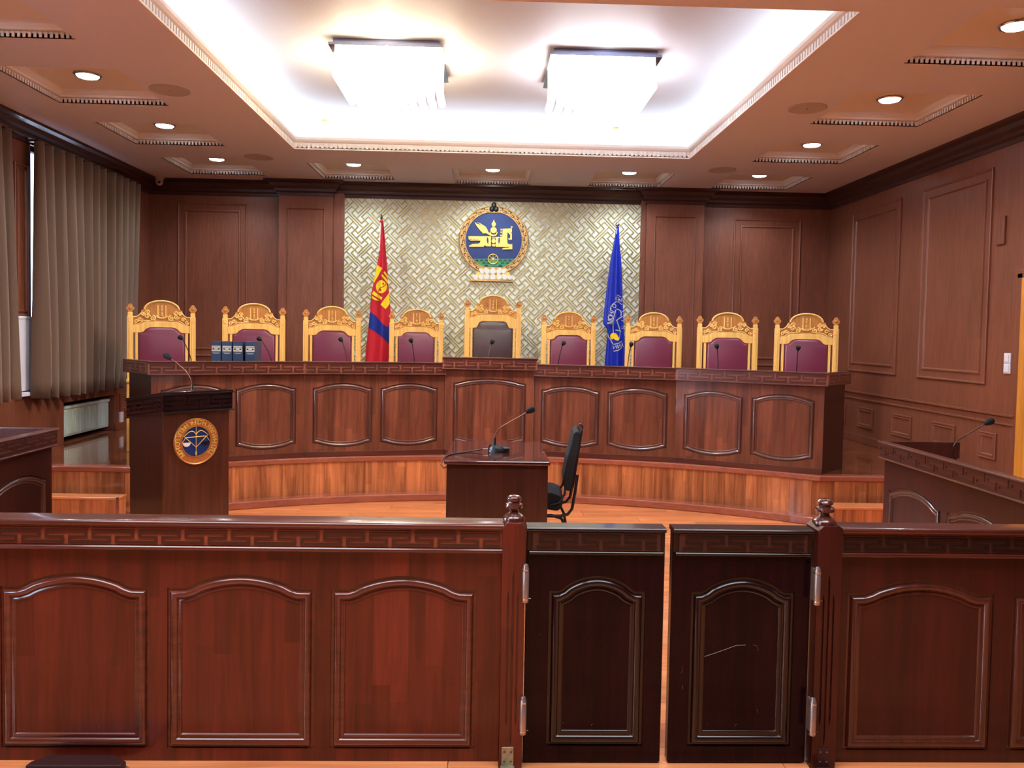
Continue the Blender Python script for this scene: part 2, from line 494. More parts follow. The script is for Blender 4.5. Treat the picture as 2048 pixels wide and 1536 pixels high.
MOULD = [(0, 0), (0.001, 0.007), (0.010, 0.007), (0.013, -0.004), (0.020, -0.0095), (0.028, -0.009), (0.034, -0.003),
         (0.0365, 0.002), (0.041, 0.002), (0.044, -0.001), (0.049, -0.0005), (0.052, 0.004)]


def scaled_mould(k):
    return [(a * k, b * (0.5 + 0.5 * k)) for a, b in MOULD]


def panel_part(root, outline, mat_field, mat_mould, k=1.0, name='panel'):
    """recessed raised-field panel: field (part) with its swept moulding (sub-part)"""
    prof = scaled_mould(k)
    n = len(outline)
    mb = MB(); mb.ring(outline, [prof[-1], (prof[-1][0] + 0.0005, prof[-1][1])], fill=True)
    f = mb.build(name, mat_field, root)
    m2 = MB(); m2.ring(outline, prof, fill=False)
    m2.build('moulding', mat_mould, f, smooth=True, ang=50)
    return f


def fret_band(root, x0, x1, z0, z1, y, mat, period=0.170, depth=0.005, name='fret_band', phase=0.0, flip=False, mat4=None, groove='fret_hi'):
    """interlocking T key fret carved into a band facing -Y; y = front face"""
    w = period * 0.085
    h = z1 - z0
    rows = [0, .09, .27, .42, .56, .71, .90, 1.0]           # from the bottom
    L = x1 - x0
    n = max(2, round(L / period)); p = L / n
    xs = {0.0, L, w, L - w}
    for i in range(-1, 2 * n + 2):
        c = i * p / 2 + phase * p
        for d in (-w / 2, w / 2, -0.39 * p, 0.39 * p):
            if w < c + d < L - w: xs.add(round(c + d, 6))
    xs = sorted(xs)

    def low(xm, r):
        if r in (0, 6): return True
        if xm < w or xm > L - w: return True
        for i in range(-1, 2 * n + 2):
            c = i * p / 2 + phase * p
            up = (i % 2 == 0)
            if abs(xm - c) < w / 2:
                if up and r >= 2: return True           # hangs from the top to the lower bar
                if (not up) and r <= 4: return True
            if abs(xm - c) < 0.39 * p:
                if up and r == 2: return True
                if (not up) and r == 4: return True
        return False
    nx = len(xs) - 1; nz = 7
    H = [[y + depth if low((xs[i] + xs[i + 1]) / 2, r) else y for r in range(nz)] for i in range(nx)]
    mb = MB()
    zz = [z0 + h * r for r in rows]
    for i in range(nx):
        a, b = x0 + xs[i], x0 + xs[i + 1]
        for r in range(nz):
            yy = H[i][r]
            mb.cur = 1 if yy > y else 0  # groove floors and walls take the paler tone standing for caught light
            mb.add([(a, yy, zz[r]), (b, yy, zz[r]), (b, yy, zz[r + 1]), (a, yy, zz[r + 1])], [(0, 1, 2, 3)])
            mb.cur = 1
            if i + 1 < nx and H[i + 1][r] != yy:
                y2 = H[i + 1][r]
                mb.add([(b, yy, zz[r]), (b, y2, zz[r]), (b, y2, zz[r + 1]), (b, yy, zz[r + 1])], [(0, 1, 2, 3)])
            if r + 1 < nz and H[i][r + 1] != yy:
                y2 = H[i][r + 1]
                mb.add([(a, yy, zz[r + 1]), (b, yy, zz[r + 1]), (b, y2, zz[r + 1]), (a, y2, zz[r + 1])], [(0, 1, 2, 3)])
    if mat4 is not None:
        mb.v = [tuple(mat4 @ Vector(v)) for v in mb.v]
    return mb.build(name, [mat, groove], root, recalc=False)


def rail_profile(mb, x0, x1, prof, mat=None):
    """prof: closed loop of (y, z); extruded along X"""
    return mb.prism([(p[0], p[1]) for p in prof], x0, x1, plane='YZ', mat=mat)


def halfround(y_out, y_in, z0, z1, n=6):
    c = (z0 + z1) / 2; r = (z1 - z0) / 2
    pts = [(y_in, z1)]
    for i in range(n + 1):
        a = pi / 2 - pi * i / n
        pts.append((y_out + r - r * cos(a), c + r * sin(a)))
    pts.append((y_in, z0))
    return pts


# =================================================================== ROOM
XL, XR, YB, YF, ZC, ZD = -4.22, 4.34, 10.25, -3.2, 3.43, 0.415
XW = 0.03   # room axis

b = MB(); b.box(XL - .4, XR + .3, YF, YB + .2, -0.06, -0.012)
floor = struct(b.build('floor', 'plank'))
# boards of the court floor and in front of the partition
PW, PL = 0.192, 1.26
pm = MB(); pm.box(0.0015, PL - 0.0015, 0.0015, PW - 0.0015, -0.012, 0.0)
proto = pm.build('plank', 'plank', floor, bevel=0.0)
proto.location = (XL, 2.5, 0)
first = True
row = 0; yy = 2.5
while yy < 7.85:
    off = (row * 0.47) % PL
    x = XL - off
    while x < XR:
        xs_, xe = max(x, XL), min(x + PL, XR)
        if xe - xs_ > 0.05:
            o = proto if first else dup_obj(proto, floor)
            first = False
            o.location = (xs_, yy, 0); o.scale = ((xe - xs_) / PL, 1, 1)
        x += PL
    yy += PW; row += 1

# ---- walls
def wall_box(name, args, mat):
    q = MB(); q.box(*args); return struct(q.build(name, mat))


wb = wall_box('wall_back', (XL - .3, XR + .3, YB, YB + .15, 0, 3.9), 'wall')
wf = wall_box('wall_front', (XL - .3, XR + .3, YF - .15, YF, 0, 3.5), 'wall')
# left wall with window openings and a radiator niche (Y, Z holes)
WINS = [(-0.4, 1.2, 0.95, 2.6), (3.25, 5.05, 0.95, 2.6), (5.5, 6.8, 0.95, 3.1), (7.62, 9.25, 0.95, 3.30)]
q = MB()
holes = [[(a, c), (b_, c), (b_, d), (a, d)] for a, b_, c, d in WINS] + [[(8.20, ZD), (9.29, ZD), (9.29, .83), (8.20, .83)]]
q.prism([(YF, 0), (YB, 0), (YB, ZC + .05), (YF, ZC + .05)], XL - .22, XL, plane='YZ', holes=holes)
wl = struct(q.build('wall_left', 'wall_y'))
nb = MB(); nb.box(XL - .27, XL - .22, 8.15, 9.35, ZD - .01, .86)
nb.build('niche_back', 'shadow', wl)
# right wall with the doorway
q = MB()
q.prism([(YF, 0), (YB, 0), (YB, ZC + .05), (YF, ZC + .05)], XR, XR + .2, plane='YZ', holes=[[(5.45, 0.001), (6.47, 0.001), (6.47, 2.14), (5.45, 2.14)]])
wr = struct(q.build('wall_right', 'wall_y'))

# picture-frame mouldings on veneered walls
def frame_moulding(parent, w0, w1, z0, z1, where, inner=0.10, name='panel'):
    """a raised field inside two thin mouldings"""
    o_ = [(w0, z0), (w1, z0), (w1, z1), (w0, z1)]
    prof = [(0, 0), (0, -0.014), (0.008, -0.018), (0.018, -0.014), (0.024, -0.006), (inner - .016, -0.004),
            (inner - .012, -0.015), (inner, -0.017), (inner + .008, -0.006), (inner + .012, -0.003)]
    mb = MB(); mb.ring(o_, prof, fill=True)
    if where == 'back':
        mt = Matrix.Translation((0, YB, 0))
    elif where == 'right':
        mt = Matrix.Translation((XR, 0, 0)) @ Matrix.Rotation(-pi / 2, 4, 'Z')
    elif where == 'left':
        mt = Matrix.Translation((XL, 0, 0)) @ Matrix.Rotation(pi / 2, 4, 'Z')
    else:
        mt = Matrix.Translation((0, where, 0))
    mb.v = [tuple(mt @ Vector(v)) for v in mb.v]
    return mb.build(name, 'wall' if where not in ('right', 'left') else 'wall_y', parent, smooth=False)


def R_(w0, w1): return (-w1, -w0)      # right wall local x = -Y


frame_moulding(wb, -3.87, -3.01, 1.25, 3.155, 'back')
frame_moulding(wb, 3.10, 3.96, 1.25, 3.11, 'back')
for a, c in ((8.46, 9.60), (6.91, 8.03)):
    frame_moulding(wr, -c, -a, 1.235, 3.11, 'right')
for a, c in ((8.92, 9.30), (8.10, 8.50), (7.33, 7.73), (6.72, 6.97), (9.62, 9.95)):
    frame_moulding(wr, -c, -a, 0.60, 0.83, 'right', inner=0.035)
frame_moulding(wl, 7.36 - .0, 7.59, 1.68, 3.05, 'left', inner=0.05)
for a, c in ((9.42, 10.1),):
    frame_moulding(wl, a, c, 0.62, 0.83, 'left', inner=0.035)
# chair rail and skirting on right wall
def strip_x(x0, x1, y0, y1, z0, z1, name, mat='wall_y', parent=None):
    q = MB(); q.box(x0, x1, y0, y1, z0, z1)
    return q.build(name, mat, parent, bevel=0.004)


for z0, z1, dx in ((0.985, 1.005, .022), (0.912, 0.928, .016)):
    struct(strip_x(XR - dx, XR, 6.5, YB, z0, z1, 'trim_1' if z0 > .95 else 'trim_2'))
struct(strip_x(XR - .018, XR, 6.55, YB, ZD, ZD + .09, 'baseboard_right'))
struct(strip_x(XL, XL + .018, 9.30, YB, ZD, ZD + .09, 'baseboard_left'))
# pier white board and sill between the curtains
struct(strip_x(XL, XL + .02, 7.36, 7.61, 1.0, 1.66, 'trim_3', 'sheer'))
struct(strip_x(XL - .1, XL + .06, 7.36, 7.61, 0.955, 0.99, 'trim_4', 'sheer'))
struct(strip_x(XL, XL + .025, 7.36, 7.61, 1.655, 1.68, 'trim_5', 'sheer'))

# ---- windows
for i, (a, c, z0, z1) in enumerate(WINS):
    q = MB()
    t = .06
    q.box(XL - .20, XL - .12, a, a + t, z0, z1); q.box(XL - .20, XL - .12, c - t, c, z0, z1)
    q.box(XL - .20, XL - .12, a + t, c - t, z0, z0 + t); q.box(XL - .20, XL - .12, a + t, c - t, z1 - t, z1)
    q.box(XL - .19, XL - .13, (a + c) / 2 - .03, (a + c) / 2 + .03, z0 + t, z1 - t)
    w = struct(q.build('window_%d' % (i + 1), 'sheer', None, bevel=.004))
    for u0, u1 in ((a + t, (a + c) / 2 - .03), ((a + c) / 2 + .03, c - t)):
        g = MB(); g.box(XL - .165, XL - .16, u0, u1, z0 + t, z1 - t); g.build('pane', 'glass', w)
    g = MB()
    g.box(XL - .2, XL + .001, a, a + .012, z0, z1); g.box(XL - .2, XL + .001, c - .012, c, z0, z1)
    g.box(XL - .2, XL + .001, a, c, z1 - .012, z1)
    g.build('reveal', 'sheer', w)

# ---- door in the right wall
q = MB()
q.box(XR - .012, XR + .2, 6.466, 6.53, 0, 2.17); q.box(XR - .012, XR + .2, 5.40, 5.47, 0, 2.17)
q.box(XR - .012, XR + .2, 5.40, 6.53, 2.13, 2.20)
d1 = struct(q.build('door_1', 'wall_y', None, bevel=.003))
q = MB(); q.box(XR - .02, XR + .02, 5.47, 6.465, 0.01, 2.13)
for z0, z1 in ((0.2, 0.95), (1.1, 1.95)):
    for y0, y1 in ((5.6, 5.9), (6.02, 6.3)):
        q.box(XR - .028, XR - .02, y0, y1, z0, z1)
q.build('door_leaf', 'doorw', d1, bevel=.004)
q = MB(); q.tube([(XR - .02, 5.55, 1.0), (XR - .07, 5.55, 1.0), (XR - .08, 5.60, 1.0), (XR - .08, 5.68, 1.0)], .009)
q.build('door_handle', 'chrome', d1, smooth=True)

# ---- ceiling with the lit recess and the coffers
RX0, RX1, RY0, RY1 = -2.0, 2.06, 4.52, 8.36
coff = [(2.71, 3.64, y0, y1) for y0, y1 in ((9.10, 9.95), (7.56, 8.41), (5.97, 6.89), (4.42, 5.34))] + \
       [(-3.55, -2.66, y0, y1) for y0, y1 in ((8.91, 9.80), (7.45, 8.30), (5.92, 6.85), (4.42, 5.34))] + \
       [(-2.01, -1.14, 9.02, 9.89), (-.43, .49, 9.13, 10.02), (1.19, 2.08, 9.10, 9.99)]


def rect(x0, x1, y0, y1): return [(x0, y0), (x1, y0), (x1, y1), (x0, y1)]


q = MB()
q.prism(rect(XL, XR, YF, YB), ZC, ZC + .03, plane='XY', holes=[rect(RX0, RX1, RY0, RY1)] + [rect(*c) for c in coff])
ceil = struct(q.build('ceiling', 'ceil'))


def stepped_ring(mb, x0, x1, y0, y1, prof):
    """prof: (outset, z): rectangle grown by outset at height z"""
    vs = []; fs = []
    for d, z in prof:
        vs += [(x0 - d, y0 - d, z), (x1 + d, y0 - d, z), (x1 + d, y1 + d, z), (x0 - d, y1 + d, z)]
    for k in range(len(prof) - 1):
        for i in range(4):
            j = (i + 1) % 4
            fs.append((4 * k + i, 4 * k + j, 4 * k + 4 + j, 4 * k + 4 + i))
    mb.add(vs, fs)


def dentils(mb, x0, x1, y0, y1, z0, z1, step, out=0.008, fill=.55):
    n = int((x1 - x0) / step)
    for i in range(n):
        a = x0 + (i + .5) * (x1 - x0) / n; w = (x1 - x0) / n * fill / 2
        mb.box(a - w, a + w, y1 - out, y1, z0, z1); mb.box(a - w, a + w, y0, y0 + out, z0, z1)
    n = int((y1 - y0) / step)
    for i in range(n):
        a = y0 + (i + .5) * (y1 - y0) / n; w = (y1 - y0) / n * fill / 2
        mb.box(x0, x0 + out, a - w, a + w, z0, z1); mb.box(x1 - out, x1, a - w, a + w, z0, z1)


for k, (x0, x1, y0, y1) in enumerate(coff):
    q = MB()
    stepped_ring(q, x0, x1, y0, y1, [(0, ZC), (0, ZC + .045), (-.03, ZC + .045), (-.035, ZC + .06), (-.055, ZC + .075), (-.06, ZC + .10)])
    q.add([(x0 + .06, y0 + .06, ZC + .10), (x1 - .06, y0 + .06, ZC + .10), (x1 - .06, y1 - .06, ZC + .10), (x0 + .06, y1 - .06, ZC + .10)], [(0, 1, 2, 3)])
    c_ = q.build('coffer', 'crown', ceil)
    q = MB(); dentils(q, x0, x1, y0, y1, ZC + .006, ZC + .040, .034, .007)
    tag(q.build('bead_moulding', 'crown', c_, recalc=False), kind='stuff')

# recess: crown moulding, ledge, upper wall, upper ceiling
ZU = 3.80
q = MB()
stepped_ring(q, RX0, RX1, RY0, RY1, [(0, ZC), (-.015, ZC), (-.015, ZC + .012), (0, ZC + .016), (0, ZC + .07), (-.02, ZC + .078), (-.035, ZC + .095),
                                     (-.035, ZC + .12), (.02, ZC + .12), (.02, ZC + .06), (.42, ZC + .06)])
q.build('recess_moulding', 'crown', ceil)
q = MB(); dentils(q, RX0, RX1, RY0, RY1, ZC + .018, ZC + .066, .045, .009, .6)
tag(q.build('leaf_moulding', 'crown', ceil, recalc=False), kind='stuff')
q = MB()
stepped_ring(q, RX0, RX1, RY0, RY1, [(.42, ZC + .06), (.42, ZU - .04), (.38, ZU)])
q.add([(RX0 - .38, RY0 - .38, ZU), (RX1 + .38, RY0 - .38, ZU), (RX1 + .38, RY1 + .38, ZU), (RX0 - .38, RY1 + .38, ZU)], [(0, 1, 2, 3)])
q.build('recess_ceiling', 'ceil_w', ceil)
for x0, x1, y0, y1 in ((RX0 - .2, RX1 + .2, RY0 - .18, RY0 - .14), (RX0 - .2, RX1 + .2, RY1 + .14, RY1 + .18),
                       (RX0 - .18, RX0 - .14, RY0 - .1, RY1 + .1), (RX1 + .14, RX1 + .18, RY0 - .1, RY1 + .1)):
    q = MB(); q.box(x0, x1, y0, y1, ZC + .065, ZC + .085); q.build('light_strip', 'led', ceil)

# ---- back wall: pilasters, cornice, fret panel
def pilaster(x0, x1):
    q = MB()
    px0, px1 = x0 + .10, x1 - .10
    hole = [(px0, .6), (px1, .6), (px1, 3.10), (px0, 3.10)]
    q.prism([(x0, ZD), (x1, ZD), (x1, 3.30), (x0, 3.30)], 10.10, 10.10 + .149, holes=[hole])
    o = q.build('trim_%d' % (8 if x0 < 0 else 9), 'wall', None, bevel=.003)
    struct(o)
    q = MB(); q.ring(hole, [(0, 10.10), (0, 10.095), (.006, 10.092), (.012, 10.10), (.02, 10.106), (.022, 10.103)], fill=True)
    q.build('panel', 'wall', o)
    return o


pilaster(-2.59, -1.93); pilaster(1.96, 2.68)
# inner returns beside the fret panel
struct(strip_x(-1.93, -1.80, 10.16, 10.249, ZD, 3.30, 'trim_6', 'wall'))
struct(strip_x(1.90, 1.96, 10.16, 10.249, ZD, 3.30, 'trim_7', 'wall'))


def cornice(path, name):
    """path: XY polyline of the wall face; profile steps out to the ceiling"""
    prof = [(0, 3.25), (.012, 3.25), (.018, 3.285), (.045, 3.30), (.05, 3.33), (.085, 3.355), (.10, 3.39), (.15, 3.405), (.15, 3.43), (0, 3.43)]
    P = [Vector(p) for p in path]; n = len(P); nr = []
    for i in range(n):
        ds = []
        if i > 0: ds.append((P[i] - P[i - 1]).normalized())
        if i < n - 1: ds.append((P[i + 1] - P[i]).normalized())
        ns = [Vector((d.y, -d.x)) for d in ds]
        m = sum(ns, Vector((0, 0)))
        nr.append(m / (m.length_squared / len(ns)) if len(ns) > 1 else ns[0])
    q = MB(); vs = []; k = len(prof); fs = []
    for i in range(n):
        for d, z in prof:
            w = P[i] + nr[i] * d; vs.append((w.x, w.y, z))
    for i in range(n - 1):
        for j in range(k):
            j2 = (j + 1) % k
            fs.append((i * k + j, i * k + j2, (i + 1) * k + j2, (i + 1) * k + j))
    fs.append(tuple(range(k))); fs.append(tuple((n - 1) * k + j for j in range(k)))
    q.add(vs, fs)
    return struct(q.build(name, 'cornice'))


cornice([(XL, 2.0), (XL, YB), (-2.59, YB), (-2.59, 10.10), (-1.93, 10.10), (-1.93, 10.2), (1.96, 10.2), (1.96, 10.10), (2.68, 10.10),
         (2.68, YB), (XR, YB), (XR, 2.0)], 'trim_10')

# fret panel: cream board with raised gold strips
q = MB(); q.box(-1.80, 1.90, 10.20, 10.249, ZD, 3.29)
fp = tag(q.build('fret_wall_panel', 'cream'), 'cream wall panel covered in diagonal gold key fretwork behind the central chair', 'wall panel')
U = 0.246 / sqrt(2) / 6
segs = []
for (A, hand) in (((3, 3), 1), ((3, -3), -1)):
    segs.append(((A[0] - 2, A[1]), (A[0] + 2, A[1]))); segs.append(((A[0], A[1] - 2), (A[0], A[1] + 2)))
# long hooks: u-bar at (0,0), v-bar at (6,0)
for v in (-1, 1): segs.append(((-3, v), (3, v)))
segs.append(((-5, 0), (5, 0)))
for u in (5, 7): segs.append(((u, -3), (u, 3)))
segs.append(((6, -5), (6, 5)))


def uv2xz(u, v):
    # screen right = (1,1)/sqrt2, screen down = (1,-1)/sqrt2
    return 0.05 + (u + v) / sqrt(2) * U, 2.0 - (u - v) / sqrt(2) * U


q = MB(); hw = U * 0.19
GX0, GX1, GZ0, GZ1 = -1.795, 1.895, 0.9, 3.285


def clipseg(p, r):
    (x0, z0), (x1, z1) = p, r
    t0, t1 = 0, 1
    dx, dz = x1 - x0, z1 - z0
    for pp, qq in ((-dx, x0 - GX0), (dx, GX1 - x0), (-dz, z0 - GZ0), (dz, GZ1 - z0)):
        if abs(pp) < 1e-9:
            if qq < 0: return None
        else:
            t = qq / pp
            if pp < 0: t0 = max(t0, t)
            else: t1 = min(t1, t)
    if t1 - t0 < 0.02: return None
    return (x0 + dx * t0, z0 + dz * t0), (x0 + dx * t1, z0 + dz * t1)


for i in range(-14, 15):
    for j in range(-14, 15):
        ou, ov = 6 * (i + j), 6 * (i - j)
        cx, cz = uv2xz(ou, ov)
        if not (GX0 - .4 < cx < GX1 + .4 and GZ0 - .4 < cz < GZ1 + .4): continue
        for (a, c) in segs:
            r = clipseg(uv2xz(a[0] + ou, a[1] + ov), uv2xz(c[0] + ou, c[1] + ov))
            if not r: continue
            (x0, z0), (x1, z1) = r
            d = Vector((x1 - x0, z1 - z0)).normalized() * hw; nx_, nz_ = -d.y, d.x
            x0 -= d.x; z0 -= d.y; x1 += d.x; z1 += d.y
            c4 = [(x0 + nx_, z0 + nz_), (x1 + nx_, z1 + nz_), (x1 - nx_, z1 - nz_), (x0 - nx_, z0 - nz_)]
            yb, yf = 10.201, (10.191 if a[0] == c[0] else 10.1925)
            q.add([(p[0], yb, p[1]) for p in c4] + [(p[0], yf, p[1]) for p in c4],
                  [(4, 5, 6, 7), (0, 1, 5, 4), (1, 2, 6, 5), (2, 3, 7, 6), (3, 0, 4, 7)])
tag(q.build('gold_fretwork', 'gold', fp, recalc=False), kind='stuff')

# =================================================================== DAIS
ARC_A, ARC_X, ARC_R = 7.82, 2.88, 5.10


def arc(x, off=0.0):
    t = abs(x - XW)
    R = ARC_R - off
    cy = ARC_A - ARC_R
    if t < ARC_X:
        v = cy + sqrt(max(R * R - t * t, 0))
    else:
        v = 6.93 - off
    return max(v, 6.93 - off)


dais = thing('platform', 'raised wooden platform with concave curved front under the judges bench', 'platform', (0, 0, 0))


def edge_pts(off=0.0, n=48):
    pts = [(XL + .001, 6.93 - off)]
    for i in range(n + 1):
        x = XW - ARC_X + 2 * ARC_X * i / n
        pts.append((x, arc(x, off)))
    pts.append((XR - .001, 6.93 - off))
    return pts


def band(off_out, off_in, z0, z1, name, mat, bevel=.006):
    a = edge_pts(off_out); c = edge_pts(off_in)
    q = MB(); n = len(a)
    vs = []
    for i in range(n):
        vs += [(a[i][0], a[i][1], z0), (a[i][0], a[i][1], z1), (c[i][0], c[i][1], z1), (c[i][0], c[i][1], z0)]
    fs = [(0, 1, 2, 3), tuple(4 * (n - 1) + k for k in (3, 2, 1, 0))]
    for i in range(n - 1):
        for k in range(4):
            k2 = (k + 1) % 4
            fs.append((4 * i + k, 4 * i + k2, 4 * i + 4 + k2, 4 * i + 4 + k))
    q.add(vs, fs)
    return q.build(name, mat, dais, bevel=bevel)


band(0.012, -.10, ZD - .05, ZD, 'nosing', 'nosing', .010)
band(0.13, -.01, 0.001, 0.068, 'skirting', 'nosing', .008)
# solid core
q = MB()
pts = edge_pts(-.022)
q.prism([(XL + .001, YB - .001)] + [(p[0], p[1]) for p in pts] + [(XR - .001, YB - .001)], 0.0, ZD - .012, plane='XY')
q.build('core', 'riser', dais)
# riser boards
ep = edge_pts(0.0, 200)
L_ = [0]
for i in range(1, len(ep)): L_.append(L_[-1] + math.dist(ep[i], ep[i - 1]))


def at_len(s):
    for i in range(1, len(ep)):
        if L_[i] >= s:
            t = (s - L_[i - 1]) / (L_[i] - L_[i - 1])
            return (ep[i - 1][0] + (ep[i][0] - ep[i - 1][0]) * t, ep[i - 1][1] + (ep[i][1] - ep[i - 1][1]) * t)
    return ep[-1]


BW = 0.19
s = 0.02
q = MB(); q.box(0.001, BW - .001, 0, .02, 0, ZD - .052 - .0)
bp0 = q.build('board', 'riser', dais); first = True
while s + BW < L_[-1]:
    p0 = at_len(s); p1 = at_len(s + BW)
    o = bp0 if first else dup_obj(bp0, dais)
    first = False
    o.location = (p0[0], p0[1], 0.002); o.rotation_euler = (0, 0, atan2(p1[1] - p0[1], p1[0] - p0[0]))
    s += BW
# deck planks
yy = 6.93; row = 0
pd = None
while yy < YB - .01:
    off = (row * 0.53) % PL
    x = XL - off
    y1 = min(yy + PW, YB - .001)
    while x < XR:
        a, c = max(x, XL + .002) + .001, min(x + PL, XR - .002) - .001
        x += PL
        if c - a < .05: continue
        if yy >= ARC_A + .1 and y1 - yy > PW - .01:
            if pd is None:
                q = MB(); q.box(0, 1, .001, PW - .001, -.012, 0)
                pd = q.build('plank', 'deck', dais); o = pd
            else:
                o = dup_obj(pd, dais)
            o.location = (a, yy, ZD); o.scale = (c - a, 1, 1)
        else:
            # cut to the curve
            n = 14; lo = []; hi = []
            run = []
            for i in range(n + 1):
                xx = a + (c - a) * i / n
                l = max(yy + .001, arc(xx) + .10)
                if l < y1 - .002: run.append((xx, l))
            if len(run) < 2: continue
            # break where the curve swallows the middle
            groups = [[run[0]]]
            for r_ in run[1:]:
                if r_[0] - groups[-1][-1][0] > (c - a) / n * 1.5: groups.append([r_])
                else: groups[-1].append(r_)
            for g in groups:
                if len(g) < 2: continue
                q = MB()
                q.prism(g + [(g[-1][0], y1 - .001), (g[0][0], y1 - .001)], ZD - .012, ZD, plane='XY')
                q.build('plank', 'deck', dais)
    yy += PW; row += 1

# steps at both ends
def step(label, x0, x1, y0, y1, h):
    t = thing('step_box', label, 'step', ((x0 + x1) / 2, (y0 + y1) / 2, 0))
    w, d = (x1 - x0) / 2, (y1 - y0) / 2
    q = MB(); q.box(-w + .008, w - .008, -d + .008, d, 0, h - .02); q.build('body', 'riser', t)
    q = MB(); q.box(-w, w, -d, d, h - .02, h); q.build('tread', 'plank', t, bevel=.004)
    q = MB(); q.box(w - .02, w + .0, -d - .0, -d + .012, 0, h - .0); q.build('corner_strip', 'nosing', t)
    return t


step('low wooden step box at the left end of the platform, near the radiator', -4.05, -2.98, 6.64, 6.79, .21)
step('low wooden step box at the right end of the platform', 2.90, 4.2, 6.60, 6.79, .21)

# =================================================================== JUDGES' BENCH
ZT = 1.312


def bench_section(label, p0, p1, ztop, npan, depth=.50, ends=(True, True), railm='bench_rail', sk=0.0):
    L = math.dist(p0, p1); rz = atan2(p1[1] - p0[1], p1[0] - p0[0])
    t = thing('bench_section', label, 'bench', (p0[0], p0[1], ZD), rz)
    H = ztop - ZD
    zb = H - .118          # underside of the fret band
    g = .0008
    holes = []
    stile = .075
    pw = (L - stile * (npan + 1)) / npan
    outl = []
    for i in range(npan):
        a = stile + i * (pw + stile)
        o_ = arch_outline(a, a + pw, .125, zb - .13, .045, .03, bottom=.04)
        outl.append(o_); holes.append(o_)
    q = MB(); q.prism([(g, 0), (L - g, 0), (L - g, zb), (g, zb)], 0, .03, holes=holes)
    q.build('front_frame', 'bench', t)
    for o_ in outl: panel_part(t, o_, 'bench', 'mould', 1.0)
    q = MB(); q.box(g, L - g, -.012, .03, 0.0, .05); q.build('plinth', 'bench_rail', t, bevel=.003)
    # side panels
    q = MB(); q.box(g, .03, .03, depth, 0, zb)
    if sk and ends[0]: q.v = [(v[0] - (v[1] - .03) * sk, v[1], v[2]) for v in q.v]
    q.build('side_panel', 'side', t)
    q = MB(); q.box(L - .03, L - g, .03, depth, 0, zb)
    if sk and ends[1]: q.v = [(v[0] + (v[1] - .03) * sk, v[1], v[2]) for v in q.v]
    q.build('side_panel', 'side', t)
    # rim: cap, band, lip on the front and the ends
    q = MB()
    e0, e1 = (-.03 if ends[0] else g), (L + .03 if ends[1] else L - g)
    rail_profile(q, e0, e1, halfround(-.052, .03, zb + .108, H))
    rail_profile(q, e0, e1, halfround(-.046, .03, zb - .002, zb + .009, 4))
    q.box(e0, e1, -.036, .03, zb + .009, zb + .108)
    q.build('rim', railm, t)
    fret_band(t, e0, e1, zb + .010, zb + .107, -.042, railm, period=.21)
    for side in (0, 1):
        if not ends[side]: continue
        x_out = -.03 if side == 0 else L + .03
        q = MB()
        xa, xb = (x_out, .03) if side == 0 else (L - .03, x_out)
        q.box(xa, xb, .03, depth + .06, zb, H)
        if sk: q.v = [(v[0] + (v[1] - .03) * sk * (1 if side else -1), v[1], v[2]) for v in q.v]
        q.build('end_rim', railm, t, bevel=.003)
        mt = (Matrix.Translation((x_out - .0055, 0, 0)) @ Matrix.Rotation(-pi / 2, 4, 'Z')) if side == 0 else \
             (Matrix.Translation((x_out + .0055, 0, 0)) @ Matrix.Rotation(pi / 2, 4, 'Z'))
        if sk: mt = Matrix(((1, sk * (1 if side else -1), 0, -.03 * sk * (1 if side else -1)), (0, 1, 0, 0), (0, 0, 1, 0), (0, 0, 0, 1))) @ mt
        if side == 0: fret_band(t, -depth, -.03, zb + .010, zb + .107, 0, railm, period=.21, mat4=mt)
        else: fret_band(t, .03, depth, zb + .010, zb + .107, 0, railm, period=.21, mat4=mt)
    q = MB(); q.box(.03, L - .03, .03, depth, H - .17, H - .145); q.build('worktop', 'side', t)
    return t


BP = [(-2.86, 6.985), (-1.695, 7.575), (-.40, 7.885), (.46, 7.885), (1.79, 7.575), (2.955, 6.985)]
bench_section('wide dark panelled bench section at the left end, below the row of binders', BP[0], BP[1], ZT, 2, ends=(True, False), sk=.30)
bench_section('panelled bench section just left of the taller central section', BP[1], BP[2], ZT, 2, ends=(False, False))
bench_section('taller single-panel centre section of the judges bench', (BP[2][0] + .001, 7.865), (BP[3][0] - .001, 7.865), ZT + .055, 1)
bench_section('panelled bench section just right of the taller central section', BP[3], BP[4], ZT, 2, ends=(False, False))
bench_section('panelled bench section at the right end, with dark side face', BP[4], BP[5], ZT, 2, ends=(False, True), sk=.30)

# =================================================================== PARTITION WITH GATES
YP = 2.97


